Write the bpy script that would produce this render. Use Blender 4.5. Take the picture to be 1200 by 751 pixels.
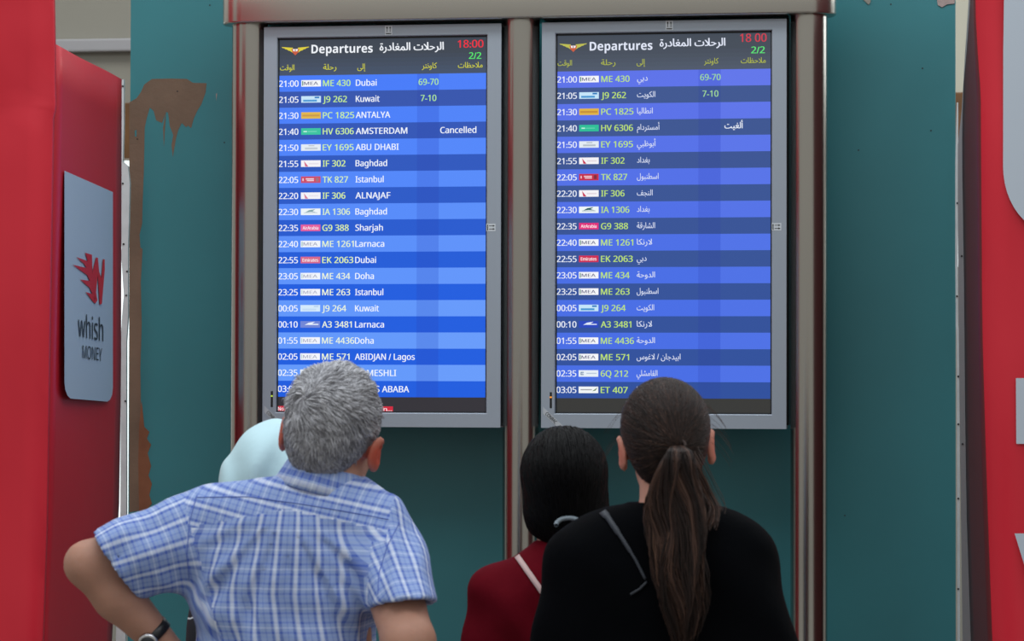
import bpy, bmesh, math, random
import numpy as np
from mathutils import Vector, Matrix
random.seed(5); RNG = np.random.default_rng(5)
for o in list(bpy.data.objects): bpy.data.objects.remove(o)
scene = bpy.context.scene
COL = scene.collection
PI = math.pi
def lin(c):
    c = [v/255 for v in c]
    return tuple((v/12.92 if v <= .04045 else ((v+.055)/1.055)**2.4) for v in c) + (1,)

# ------------------------------------------------------------------ camera
YAW, PITCH, ROLL = .15520, .019135, .002478
CAMP = Vector((1.8371, -7.6400, 1.68))
FPX = 3400.0
fwd = Vector((-math.sin(YAW)*math.cos(PITCH), math.cos(YAW)*math.cos(PITCH), math.sin(PITCH)))
rt = Vector((math.cos(YAW), math.sin(YAW), 0)); up = rt.cross(fwd)
r2 = rt*math.cos(ROLL)+up*math.sin(ROLL); u2 = up*math.cos(ROLL)-rt*math.sin(ROLL)
cd = bpy.data.cameras.new('camera'); cam = bpy.data.objects.new('camera', cd); COL.objects.link(cam)
cam.matrix_world = Matrix(((r2.x, u2.x, -fwd.x, CAMP.x), (r2.y, u2.y, -fwd.y, CAMP.y), (r2.z, u2.z, -fwd.z, CAMP.z), (0, 0, 0, 1)))
cd.sensor_width = 36; cd.lens = 36*FPX/1200; cd.clip_start = .1; cd.clip_end = 100
cd.dof.use_dof = True; cd.dof.focus_distance = 7.62; cd.dof.aperture_fstop = 10
scene.camera = cam
def at(px, py, Y):
    """point of the world seen at photo pixel (px,py) on the vertical plane y=Y"""
    d = fwd*FPX + r2*(px-600) - u2*(py-375.5)
    t = (Y-CAMP.y)/d.y
    return CAMP + d*t

# ------------------------------------------------------------------ world, lights, exposure
w = bpy.data.worlds.new('hall_light'); scene.world = w; w.use_nodes = True
wn = w.node_tree.nodes; wl = w.node_tree.links
bg = wn['Background']; bg.inputs[1].default_value = 1.0
tc = wn.new('ShaderNodeTexCoord'); sx = wn.new('ShaderNodeSeparateXYZ'); wr = wn.new('ShaderNodeValToRGB')
wl.new(tc.outputs['Generated'], sx.inputs[0])
mp = wn.new('ShaderNodeMapRange'); mp.inputs[1].default_value = -1; mp.inputs[2].default_value = 1
wl.new(sx.outputs[2], mp.inputs[0]); wl.new(mp.outputs[0], wr.inputs[0]); wl.new(wr.outputs[0], bg.inputs[0])
wr.color_ramp.elements[0].color = lin((92, 88, 88)); wr.color_ramp.elements[0].position = .30
wr.color_ramp.elements[1].color = lin((205, 212, 218)); wr.color_ramp.elements[1].position = .85
e = wr.color_ramp.elements.new(.55); e.color = lin((184, 183, 178))
def area(name, loc, rot, sx_, sy_, power, col=(1, 1, 1)):
    l = bpy.data.lights.new(name, 'AREA'); l.shape = 'RECTANGLE'; l.size = sx_; l.size_y = sy_; l.energy = power; l.color = col
    o = bpy.data.objects.new(name, l); COL.objects.link(o); o.location = loc; o.rotation_euler = rot
    return o
area('ceiling_light_rear', (.6, -4.6, 5.4), (math.radians(-12), 0, 0), 6, 3, 120, (.95, .98, 1))
area('wall_top_fill', (.7, -1.3, 4.6), (math.radians(12), 0, 0), 4.5, .7, 50, (.93, .98, 1))  # added unseen lamp; its falloff brightens the top of the teal wall
area('side_window_light', (4.4, 1.7, 3.7), (0, math.radians(82), 0), 1.7, 2.8, 45, (.9, .96, 1))
area('far_hall_fill', (0, 2.2, 5.0), (math.radians(25), 0, 0), 8, 1.0, 62, (1, .99, .95))  # added unseen fill to lighten the cladding behind the partition
vs = scene.view_settings
vs.view_transform = 'Standard'; vs.look = 'None'; vs.exposure = 0.0; vs.gamma = 1; vs.use_curve_mapping = False

# ------------------------------------------------------------------ helpers
def new_empty(name, loc, label, cat, group=None, rz=0):
    o = bpy.data.objects.new(name, None); COL.objects.link(o); o.location = loc; o.rotation_euler = (0, 0, rz)
    o.empty_display_size = .1
    o['label'] = label; o['category'] = cat
    if group: o['group'] = group
    return o
def link_mesh(name, me, mats, parent=None, smooth=False, label=None):
    o = bpy.data.objects.new(name, me); COL.objects.link(o)
    for m in (mats if isinstance(mats, (list, tuple)) else [mats]): me.materials.append(m)
    if smooth: me.polygons.foreach_set('use_smooth', np.ones(len(me.polygons), bool))
    if parent:
        o.parent = parent
        # children are modelled in world space; bring them into the parent's frame
        pm = world_of(parent)
        me.transform(pm.inverted())
    if label: o['label'] = label
    return o
def world_of(o):
    m = Matrix.LocRotScale(o.location, o.rotation_euler, o.scale)
    return world_of(o.parent) @ m if o.parent else m
def obj(name, bm, mats, parent=None, smooth=False, label=None):
    me = bpy.data.meshes.new(name); bm.to_mesh(me); bm.free()
    return link_mesh(name, me, mats, parent, smooth, label)
def pyobj(name, v, f, mats, parent=None, smooth=False, label=None):
    me = bpy.data.meshes.new(name); me.from_pydata([tuple(p) for p in v], [], [tuple(q) for q in f]); me.update()
    return link_mesh(name, me, mats, parent, smooth, label)
def structure(o): o['kind'] = 'structure'; return o
def box(bm, x0, x1, y0, y1, z0, z1, bev=0, mi=0, seg=2):
    v = [bm.verts.new((x, y, z)) for z in (z0, z1) for y in (y0, y1) for x in (x0, x1)]
    fs = [bm.faces.new([v[i] for i in q]) for q in ((0, 2, 3, 1), (4, 5, 7, 6), (0, 1, 5, 4), (1, 3, 7, 5), (3, 2, 6, 7), (2, 0, 4, 6))]
    for f in fs: f.material_index = mi
    if bev:
        es = list({e for f in fs for e in f.edges})
        bmesh.ops.bevel(bm, geom=es, offset=bev, segments=seg, profile=.6, affect='EDGES')
def quadslab(bm, pts, thick, mi=0):
    """prism whose front face is the polygon pts, pushed along the vector thick"""
    a = [bm.verts.new(p) for p in pts]; b = [bm.verts.new(Vector(p)+Vector(thick)) for p in pts]
    n = len(pts)
    fs = [bm.faces.new(a), bm.faces.new(b[::-1])]
    for i in range(n): fs.append(bm.faces.new([a[i], b[i], b[(i+1) % n], a[(i+1) % n]]))
    for f in fs: f.material_index = mi
    bmesh.ops.recalc_face_normals(bm, faces=fs)
def tube(bm, pts, rad, n=10, cap=True):
    pts = [Vector(p) for p in pts]; rings = []
    rad = rad if isinstance(rad, (list, tuple)) else [rad]*len(pts)
    for i, p in enumerate(pts):
        d = (pts[min(i+1, len(pts)-1)]-pts[max(i-1, 0)]).normalized()
        a = d.orthogonal().normalized() if i == 0 else (pa - d*pa.dot(d)).normalized()
        pa = a; b = d.cross(a)
        rings.append([bm.verts.new(p+(a*math.cos(t)+b*math.sin(t))*rad[i]) for t in [2*PI*k/n for k in range(n)]])
    for i in range(len(rings)-1):
        for k in range(n): bm.faces.new([rings[i][k], rings[i][(k+1) % n], rings[i+1][(k+1) % n], rings[i+1][k]])
    if cap: bm.faces.new(rings[0][::-1]); bm.faces.new(rings[-1])

# ------------------------------------------------------------------ materials
def mat(name, col, rough=.6, metal=0, spec=.5, noise=0, nscale=8, bump=0, bscale=60, emis=None, estr=1, coat=0):
    m = bpy.data.materials.new(name); m.use_nodes = True; nt = m.node_tree; b = nt.nodes['Principled BSDF']
    b.inputs['Base Color'].default_value = lin(col); b.inputs['Roughness'].default_value = rough
    b.inputs['Metallic'].default_value = metal; b.inputs['Specular IOR Level'].default_value = spec
    b.inputs['Coat Weight'].default_value = coat
    if emis: b.inputs['Emission Color'].default_value = lin(emis); b.inputs['Emission Strength'].default_value = estr
    if noise or bump:
        t = nt.nodes.new('ShaderNodeTexCoord')
    if noise:
        n = nt.nodes.new('ShaderNodeTexNoise'); n.inputs['Scale'].default_value = nscale; n.inputs['Detail'].default_value = 6
        nt.links.new(t.outputs['Object'], n.inputs['Vector'])
        r = nt.nodes.new('ShaderNodeValToRGB'); c = np.array(lin(col))
        r.color_ramp.elements[0].color = tuple(np.append(np.clip(c[:3]*(1-noise), 0, 1), 1)); r.color_ramp.elements[0].position = .3
        r.color_ramp.elements[1].color = tuple(np.append(np.clip(c[:3]*(1+noise), 0, 1), 1)); r.color_ramp.elements[1].position = .7
        nt.links.new(n.outputs[0], r.inputs[0]); nt.links.new(r.outputs[0], b.inputs['Base Color'])
    if bump:
        n2 = nt.nodes.new('ShaderNodeTexNoise'); n2.inputs['Scale'].default_value = bscale; n2.inputs['Detail'].default_value = 4
        bp = nt.nodes.new('ShaderNodeBump'); bp.inputs['Strength'].default_value = bump; bp.inputs['Distance'].default_value = .01
        nt.links.new(t.outputs['Object'], n2.inputs['Vector']); nt.links.new(n2.outputs[0], bp.inputs['Height']); nt.links.new(bp.outputs[0], b.inputs['Normal'])
    return m
def glow(name, col, s=1.0):
    return mat(name, (6, 6, 8), .5, 0, .25, emis=col, estr=s)
M = {}
M['teal'] = mat('teal_paint', (57, 134, 142), .38, spec=.5, noise=.06, nscale=2.2, bump=.06, bscale=14)
M['brown'] = mat('scraped_board', (126, 104, 86), .8, noise=.16, nscale=7, bump=.15, bscale=90)
M['rust'] = mat('scraped_board_orange', (140, 92, 64), .8, noise=.2, nscale=12)
M['steel'] = mat('brushed_stainless', (172, 169, 162), .22, 1)
M['steel2'] = mat('beam_stainless', (206, 203, 195), .26, 1, bump=.03, bscale=6)
M['bezel'] = mat('silver_bezel', (160, 170, 182), .42, .15)
M['black'] = mat('black_housing', (10, 11, 12), .45)
M['darkgap'] = mat('dark_edge', (30, 34, 38), .5)
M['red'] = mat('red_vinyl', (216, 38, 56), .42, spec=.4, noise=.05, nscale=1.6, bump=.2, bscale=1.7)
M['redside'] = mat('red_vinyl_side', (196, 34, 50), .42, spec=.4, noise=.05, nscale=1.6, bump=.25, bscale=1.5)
M['reddark'] = mat('shaded_red_return', (100, 30, 34), .5, noise=.1, nscale=3)  # red darkened to carry the narrow side's shade; plinths share it
M['sticker'] = mat('pale_sticker', (176, 196, 214), .45)
M['signwhite'] = mat('pale_sign_print', (192, 202, 214), .45)
M['logored'] = mat('logo_red', (200, 28, 44), .5)
M['ink'] = mat('dark_ink', (48, 58, 66), .6)
M['whitemetal'] = mat('white_edge_strip', (214, 226, 228), .35, noise=.08, nscale=20)
M['greymetal'] = mat('grey_edge_strip', (140, 146, 150), .4, .3)
M['screw'] = mat('screw', (60, 62, 64), .4, .8)
M['cream'] = mat('cream_wall', (196, 194, 178), .8, noise=.04, nscale=2)
M['greywall'] = mat('grey_cladding', (150, 148, 138), .7, noise=.05, nscale=1)
M['wood'] = mat('brown_trim', (112, 76, 40), .5, noise=.2, nscale=9)
M['floor'] = mat('terrazzo_floor', (128, 122, 114), .3, noise=.1, nscale=60)
M['daylight'] = mat('bright_window', (220, 230, 232), .5, emis=(225, 238, 238), estr=1.1)
M['peel'] = mat('peeled_paint', (176, 160, 156), .8, noise=.15, nscale=30)

# ------------------------------------------------------------------ the setting
bm = bmesh.new(); box(bm, -9, 11, -10, 9, -.1, 0); structure(obj('floor', bm, M['floor']))
# hall behind the partition: cladding courses built one by one, timber trim and a bright window band
WY = 4.0
bm = bmesh.new(); box(bm, -6, 7, WY+.012, WY+.2, 0, 5.2); wb = structure(obj('wall_back', bm, M['greywall']))
zt = at(148, 150, WY).z
z = zt + .10
k = 0
while z < 5.1:
    h = .27
    bm = bmesh.new(); box(bm, -6, .5, WY-.004*(k % 2), WY+.04, z+.0008, z+h, .001)
    p = obj('cladding_board', bm, M['greywall'], wb)
    z += h; k += 1
bm = bmesh.new(); box(bm, .5, 7, WY-.02, WY+.04, zt, 5.1); obj('cream_panel', bm, M['cream'], wb, label='cream wall panel')
bm = bmesh.new(); box(bm, -6, .5, WY-.05, WY-.006, at(100, 62, WY).z, at(100, 47, WY).z, .008); structure(obj('trim_2', bm, mat('pale_rail', (168, 168, 172), .5)))
zz = at(148, 187, WY).z
bm = bmesh.new(); box(bm, -6, 7, WY-.06, WY+.03, zz, zt+.1, .006); structure(obj('trim_1', bm, M['wood']))
bm = bmesh.new(); box(bm, -6, .5, WY-.02, WY+.0115, 1.0, zz-.005); wi = structure(obj('window_1', bm, M['daylight']))
zw = at(1121, 312, WY).z
bm = bmesh.new(); box(bm, .5, 7, WY-.02, WY+.0115, zw, zz-.005); structure(obj('window_2', bm, M['daylight']))
x = -5.8
while x < 7:
    bm = bmesh.new(); box(bm, x, x+.06, WY-.06, WY-.02, 1.0, zz-.005, .004); obj('window_frame', bm, M['greymetal'], wi); x += 1.15

# ------------------------------------------------------------------ teal partition, four boards
PY = .34
edges_px = [151, 291, 611, 948, 1120.5]
top_px = -60
bm = bmesh.new(); box(bm, at(153, 300, PY).x, at(1119, 300, PY).x, PY+.03, PY+.06, .0, 3.2)
part = structure(obj('wall_partition', bm, M['darkgap']))
boards = []
for i in range(4):
    a = at(edges_px[i], 300, PY).x+.0015; b = at(edges_px[i+1], 300, PY).x-.0015
    bm = bmesh.new(); box(bm, a, b, PY, PY+.03, .0, 3.2, .0012, seg=1)
    boards.append(obj('painted_board', bm, M['teal'], part))
# bare patch where the paint has been scraped off the left board (0.4 mm skin, follows the photo's outline)
def flat(name, pts, Y, thick, m, parent, label=None, split=False):
    bm = bmesh.new(); P = [at(px, py, Y) for px, py in pts]
    quadslab(bm, P, (0, thick, 0))
    bmesh.ops.triangulate(bm, faces=[f for f in bm.faces if len(f.verts) > 4])
    return obj(name, bm, m, parent, label=label)
patch = [(151.5, 120), (160, 115), (165, 108), (169, 99), (178, 92.5), (200, 92), (219, 92.5), (226, 97), (242, 97.5), (241, 108), (236, 122), (231, 130), (227, 139),
 (224, 150), (220, 147), (218, 149), (213, 144), (209, 152), (206, 163), (202.5, 184), (201, 170), (203, 158), (199, 148), (197, 132), (194.5, 131), (192, 172), (191, 150), (194, 132), (190, 144),
 (183, 141), (180, 130), (175.5, 126), (172, 138), (169.5, 150), (168.5, 200), (167, 240), (166.5, 262), (163.5, 275), (164.5, 290), (167, 292), (165, 330), (166, 380), (164.5, 430),
 (165, 470), (168, 500), (174, 505), (171, 512), (176, 520), (172, 530), (176, 545), (173, 556), (177, 566), (174, 580), (177, 590), (172, 597), (151.5, 600)]
flat('bare_wood_patch', patch, PY-.0006, .0006, M['brown'], part, 'scraped bare brown patch')
flat('scrape_mark', [(166, 470), (169, 500), (175, 506), (172, 514), (177, 521), (173, 531), (177, 546), (174, 557), (178, 567), (175, 580), (178, 590), (172, 597), (163, 600), (162, 540), (163, 500)], PY-.0012, .0006, M['rust'], part, 'orange scraped streak')
for pts in [[(253, 110), (254.5, 109), (253.5, 118)], [(158, 153), (160, 152), (160, 160), (158, 160)]]:
    flat('scrape_mark', pts, PY-.0008, .0006, M['peel'] if pts[0][0] > 200 else M['teal'], part)
flat('peeled_paint', [(1097, -6), (1099, 6), (1104, 8.5), (1110, 5), (1118.5, 4), (1119.5, -6)], PY-.003, .003, M['peel'], part, 'peeling pale paint flake')
flat('peeled_paint', [(1008, -6), (1012, 0), (1018, 5.5), (1020, 3), (1021, -6)], PY-.003, .003, M['greywall'], part)
for (px, py) in [(1091, 153), (1006, 176), (161, 163), (263, 167), (246, 6), (990, 604), (1044, 5), (1081, 80), (208, 107)]:
    bm = bmesh.new(); c = at(px, py, PY); tube(bm, [c+Vector((0, -.001, 0)), c+Vector((0, .003, 0))], .0022, 8)
    obj('nail_head', bm, M['screw'], part)

# edge strips by the two gaps
def strip(name, label, segs, Y, th, m, screws, group=None):
    a = at(segs[0][0], segs[-1][2], Y)
    e_ = new_empty(name, (a.x, Y, 0), label, 'edge strip', group)
    bm = bmesh.new()
    quadslab(bm, [at(s[0], s[2], Y) for s in segs] + [at(s[1], s[2], Y) for s in segs[::-1]], (0, th, 0))
    bmesh.ops.triangulate(bm, faces=[f for f in bm.faces if len(f.verts) > 4])
    obj('strip', bm, m, e_)
    for px, py in screws:
        c = at(px, py, Y); bm = bmesh.new()
        tube(bm, [c+Vector((0, .001, 0)), c+Vector((0, -.002, 0)), c+Vector((0, -.003, 0))], [.0028, .0028, .0015], 8)
        obj('screw', bm, M['screw'], e_)
    return e_
strip('edge_strip', 'white metal strip with screws up the right edge of the left red kiosk', [(136, 145, 93), (139.5, 145, 147), (141, 144, 190), (140.5, 150, 195), (141, 152, 215), (141, 151, 260), (142.5, 150, 290), (142, 150, 300), (145, 150, 345), (143, 150, 370), (141.5, 148, 400), (141, 148, 600), (136, 147, 740), (120, 147, 1500)], .26, .012, M['whitemetal'],
      [(144, 215), (145, 286), (149, 318), (148, 346), (140, 128), (144, 101), (147, 470)])
strip('edge_strip', 'thin pale strip with screws beside the right gap at the teal wall', [(1121, 1123, 120), (1119.5, 1123, 190), (1119.5, 1122.5, 310), (1120, 1123, 380), (1121, 1124.5, 400), (1122, 1125, 751), (1124, 1128, 1500)], .30, .012, M['whitemetal'],
      [(1122, 238), (1121.5, 347), (1123, 441), (1123, 497), (1123, 584), (1123, 690)])
strip('edge_strip', 'grey metal strip against the dark side of the right red kiosk', [(1136, 1139, -20), (1134.5, 1136.5, 10), (1131, 1134, 60), (1127, 1131, 128), (1122.5, 1130, 170), (1122.5, 1130, 240), (1123, 1132, 330), (1124.5, 1133, 480), (1126, 1134, 600), (1128, 1139, 751), (1135, 1150, 1500)], .22, .012, M['greymetal'],
      [(1127, 300), (1128, 520)])
# ------------------------------------------------------------------ stainless portal that carries the boards
portal = new_empty('display_stand', (at(611, 400, .03).x, .03, 0), 'brushed stainless steel stand of three round posts and a top beam carrying both boards', 'stand')
ztop = at(611, 23, .0).z
CX = [at(291.5, 400, .03).x, at(610.5, 400, .03).x, at(948, 400, .03).x]
RC = .0485
for x in CX:
    bm = bmesh.new()
    n = 48; zs = [0, .012, .9, ztop+.02]
    rs = [RC+.03, RC+.03, RC, RC]
    rings = []
    for zc, r in [(0, RC+.035), (.012, RC+.035), (.016, RC+.002), (.02, RC), (1.2, RC), (ztop+.02, RC)]:
        rings.append([bm.verts.new((x+r*math.cos(2*PI*k/n), .03+r*math.sin(2*PI*k/n), zc)) for k in range(n)])
    for a, b in zip(rings, rings[1:]):
        for k in range(n): bm.faces.new([a[k], a[(k+1) % n], b[(k+1) % n], b[k]])
    bm.faces.new(rings[-1])
    po = obj('post', bm, M['steel'], portal, smooth=True); po.modifiers.new('edges', 'EDGE_SPLIT').split_angle = math.radians(35)
bm = bmesh.new(); xl = at(262, 20, .03).x; xr = at(980, 15, .03).x; RB = .068; n = 24
prof = []
for k in range(n+1): t = PI/2+PI*k/n; prof.append((xl+RB+RB*math.cos(t), .03+RB*math.sin(t)))
for k in range(n+1): t = -PI/2+PI*k/n; prof.append((xr-RB+RB*math.cos(t), .03+RB*math.sin(t)))
rings = []
for dz, s in [(0, -.004), (.002, -.001), (.005, 0), (.30, 0), (.305, -.004)]:
    rr = []
    for (x, y) in prof:
        cx_ = min(max(x, xl+RB), xr-RB); v = Vector((x-cx_, y-.03)); v = v*(1+s/RB)
        rr.append(bm.verts.new((cx_+v.x, .03+v.y, ztop+dz)))
    rings.append(rr)
N_ = len(prof)
for a, b in zip(rings, rings[1:]):
    for k in range(N_): bm.faces.new([a[k], a[(k+1) % N_], b[(k+1) % N_], b[k]])
bm.faces.new(rings[0][::-1]); bm.faces.new(rings[-1])
bo = obj('beam', bm, M['steel2'], portal, smooth=True)
bo.modifiers.new('edges', 'EDGE_SPLIT').split_angle = math.radians(40)

# ------------------------------------------------------------------ writing
from mathutils.geometry import delaunay_2d_cdt
FORMS = {  # isolated, final, initial, medial
 'ا': (0xFE8D, 0xFE8E), 'أ': (0xFE83, 0xFE84), 'إ': (0xFE87, 0xFE88), 'آ': (0xFE81, 0xFE82), 'ة': (0xFE93, 0xFE94), 'د': (0xFEA9, 0xFEAA), 'ر': (0xFEAD, 0xFEAE),
 'و': (0xFEED, 0xFEEE), 'ى': (0xFEEF, 0xFEF0), 'ب': (0xFE8F, 0xFE90, 0xFE91, 0xFE92), 'ت': (0xFE95, 0xFE96, 0xFE97, 0xFE98), 'ج': (0xFE9D, 0xFE9E, 0xFE9F, 0xFEA0),
 'ح': (0xFEA1, 0xFEA2, 0xFEA3, 0xFEA4), 'س': (0xFEB1, 0xFEB2, 0xFEB3, 0xFEB4), 'ش': (0xFEB5, 0xFEB6, 0xFEB7, 0xFEB8), 'ط': (0xFEC1, 0xFEC2, 0xFEC3, 0xFEC4),
 'ظ': (0xFEC5, 0xFEC6, 0xFEC7, 0xFEC8), 'غ': (0xFECD, 0xFECE, 0xFECF, 0xFED0), 'ف': (0xFED1, 0xFED2, 0xFED3, 0xFED4), 'ق': (0xFED5, 0xFED6, 0xFED7, 0xFED8),
 'ك': (0xFED9, 0xFEDA, 0xFEDB, 0xFEDC), 'ل': (0xFEDD, 0xFEDE, 0xFEDF, 0xFEE0), 'م': (0xFEE1, 0xFEE2, 0xFEE3, 0xFEE4), 'ن': (0xFEE5, 0xFEE6, 0xFEE7, 0xFEE8),
 'ي': (0xFEF1, 0xFEF2, 0xFEF3, 0xFEF4), 'LA': (0xFEFB, 0xFEFC)}
def arabic(s):
    toks = []; i = 0
    while i < len(s):
        if s[i] == 'ل' and i+1 < len(s) and s[i+1] == 'ا': toks.append('LA'); i += 2
        else: toks.append(s[i]); i += 1
    out = []
    for i, t in enumerate(toks):
        if t not in FORMS: out.append(t); continue
        f = FORMS[t]
        pj = i > 0 and toks[i-1] in FORMS and len(FORMS[toks[i-1]]) == 4
        nj = len(f) == 4 and i+1 < len(toks) and toks[i+1] in FORMS
        out.append(chr(f[3] if pj and nj else f[1] if pj else f[2] if nj else f[0]))
    return ''.join(out[::-1])
_cache = {}
def sans(s, heavy=False):
    """swap Latin letters and digits for the plain sans-serif forms the built-in face set carries"""
    o = ''
    for c in s:
        if 'A' <= c <= 'Z': o += chr((0x1D5D4 if heavy else 0x1D5A0)+ord(c)-65)
        elif 'a' <= c <= 'z': o += chr((0x1D5EE if heavy else 0x1D5BA)+ord(c)-97)
        elif '0' <= c <= '9': o += chr((0x1D7EC if heavy else 0x1D7E2)+ord(c)-48)
        else: o += c
    return o
def text_geo(s, bold=0.0):
    """glyph outlines of s as flat triangles (verts Nx2, faces), from the built-in face"""
    key = (s, bold)
    if key in _cache: return _cache[key]
    c = bpy.data.curves.new('t', 'FONT'); c.body = sans(s, bold >= .03)
    o = bpy.data.objects.new('t', c); COL.objects.link(o); bpy.context.view_layer.update()
    cu = o.to_curve(bpy.context.evaluated_depsgraph_get()); loops = []
    for sp in cu.splines:
        pts = []; bp = sp.bezier_points; n = len(bp)
        for a, b in zip(bp, list(bp[1:])+[bp[0]]):
            h1, h2 = a.handle_right, b.handle_left; m = 4
            straight = (h1-a.co).cross(b.co-a.co).length < 1e-6 and (h2-a.co).cross(b.co-a.co).length < 1e-6
            for k in range(1 if straight else m):
                t = k/m; u = 1-t; q = a.co*u**3+h1*3*u*u*t+h2*3*u*t*t+b.co*t**3
                if not pts or (Vector(pts[-1])-q.xy).length > 1e-5: pts.append((q.x, q.y))
        if len(pts) > 2 and (Vector(pts[0])-Vector(pts[-1])).length < 1e-5: pts.pop()
        if len(pts) > 2: loops.append(pts)
    bpy.data.objects.remove(o); bpy.data.curves.remove(c)
    # cluster contours whose boxes touch, triangulate each cluster and keep what winds around itself
    bbs = [(min(q[0] for q in l), max(q[0] for q in l)) for l in loops]; order = sorted(range(len(loops)), key=lambda k: bbs[k][0]); groups = []
    for k in order:
        if groups and bbs[k][0] <= groups[-1][1]+1e-4: groups[-1][0].append(loops[k]); groups[-1][1] = max(groups[-1][1], bbs[k][1])
        else: groups.append([[loops[k]], bbs[k][1]])
    v, f = [], []
    for ls, _ in groups:
        vin, ein = [], []
        for l in ls:
            b0 = len(vin); vin += [Vector(q) for q in l]; ein += [(b0+k, b0+(k+1) % len(l)) for k in range(len(l))]
        vo, eo, fo, *_r = delaunay_2d_cdt(vin, ein, [], 0, 1e-6)
        vo = np.array([tuple(q) for q in vo]); tri = np.array([tuple(q) for q in fo if len(q) == 3]); cen = vo[tri].mean(1)
        A = np.concatenate([np.array(l) for l in ls]); B = np.concatenate([np.roll(np.array(l), -1, 0) for l in ls])
        up_ = (A[None, :, 1] <= cen[:, None, 1]) & (B[None, :, 1] > cen[:, None, 1]); dn = (A[None, :, 1] > cen[:, None, 1]) & (B[None, :, 1] <= cen[:, None, 1])
        cr = (B[None, :, 0]-A[None, :, 0])*(cen[:, None, 1]-A[None, :, 1])-(cen[:, None, 0]-A[None, :, 0])*(B[None, :, 1]-A[None, :, 1])
        wn_ = (up_ & (cr > 0)).sum(1)-(dn & (cr < 0)).sum(1); tri = tri[wn_ != 0]; b0 = len(v)
        v += vo.tolist(); f += [(a+b0, b+b0, c_+b0) for a, b, c_ in tri.tolist()]
    v = np.array(v); 
    if 0 < bold < .03: # a slightly heavier face: the outline laid down twice, a hair apart
        n = len(v); v = np.concatenate([v+(-bold, 0), v+(bold, 0)]); f = f+[tuple(i+n for i in q) for q in f]
    _cache[key] = (v, f); return v, f

# a board: everything laid out on its own screen, in metres from the screen's top left corner
W_, H_ = .573, 1.0089
class Board:
    def __init__(s, x0, label, px0, px1, py0, py1):
        s.x0 = x0; s.zt = 1.68-.0983+H_; s.kx = W_/(px1-px0); s.kz = H_/(py1-py0); s.px0 = px0; s.py0 = py0
        s.root = new_empty('departure_board', (x0+W_/2, 0, s.zt-H_-.037), label, 'departure board')
        s.n = 0
    def X(s, px): return s.x0+(px-s.px0)*s.kx
    def Z(s, py): return s.zt-(py-s.py0)*s.kz
    def rect(s, v, f, a, b, c, d, y): # px box -> quad on the screen
        i = len(v); v += [(s.X(a), y, s.Z(d)), (s.X(b), y, s.Z(d)), (s.X(b), y, s.Z(c)), (s.X(a), y, s.Z(c))]; f.append((i, i+1, i+2, i+3))
    def poly(s, v, f, pts, y):
        i = len(v); v += [(s.X(a), y, s.Z(b)) for a, b in pts]; f.append(tuple(range(i, i+len(pts)))[::-1])
    def text(s, name, t, px0, px1, base, cap, m, parent, y=.0022, bold=.018, xh=None, refh=None, capk=.714):
        """fit text between px0..px1 with capitals `cap` px tall standing on pixel row `base`"""
        vv, ff = text_geo(t, bold)
        k = cap/capk; w0, w1 = vv[:, 0].min(), vv[:, 0].max()
        if px1 is None: sx_ = k*s.kx; 
        else: sx_ = (px1-px0)/(w1-w0)*s.kx
        V = [(s.X(px0)+(a-w0)*sx_, y, s.Z(base)+b*k*s.kz) for a, b in vv]
        return pyobj(name, V, ff, m, parent)
E_ = {}
def G(col, s=1.0):
    if (col, s) not in E_: E_[(col, s)] = glow('screen_%d' % len(E_), col, s)
    return E_[(col, s)]
def lerp(a, b, t): return tuple(int(round(p+(q-p)*t)) for p, q in zip(a, b))

LOGOS = { # kind: background, marks [(box in 0..1, colour)], text, text colour
 'ME': ((244, 246, 250), [((.05, .15, .10, .85), (30, 120, 90))], 'MEA', (110, 110, 140)),
 'J9': ((196, 228, 248), [((.1, .55, .8, .85), (70, 150, 210)), ((.68, .1, .92, .35), (40, 120, 190))], None, None),
 'PC': ((222, 178, 62), [((.06, .38, .94, .66), (196, 140, 50))], None, None),
 'HV': ((40, 190, 150), [((.12, .42, .3, .6), (190, 240, 225)), ((.34, .46, .8, .56), (110, 215, 185))], None, None),
 'EY': ((226, 234, 242), [((.38, .15, .68, .3), (170, 180, 190)), ((.2, .5, .84, .78), (180, 190, 200))], None, None),
 'IF': ((244, 242, 246), [('tri', (200, 40, 80)), ((.4, .42, .9, .62), (226, 214, 222))], None, None),
 'TK': ((196, 40, 70), [((.25, .3, .66, .48), (240, 200, 210)), ((.3, .56, .66, .72), (240, 200, 210)), ((.76, .2, .9, .8), (120, 40, 60)), ((.08, .3, .14, .7), (240, 200, 210))], None, None),
 'IA': ((236, 244, 246), [('bird', (40, 96, 96)), ((.15, .62, .85, .72), (150, 170, 180))], None, None),
 'G9': ((224, 40, 120), [], 'AirArabia', (255, 235, 245)),
 'EK': ((206, 40, 80), [], 'Emirates', (255, 240, 245)),
 'A3': ((40, 70, 190), [('bird', (225, 235, 250)), ((.4, .42, .92, .58), (215, 225, 245))], None, None),
 '6Q': ((230, 238, 246), [((.1, .25, .26, .75), (120, 140, 170)), ((.14, .38, .3, .62), (230, 238, 246)), ((.4, .4, .92, .55), (180, 195, 215))], None, None),
 'ET': ((240, 244, 246), [('tail', (90, 120, 60)), ((.1, .4, .68, .56), (160, 160, 165))], None, None)}
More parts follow.
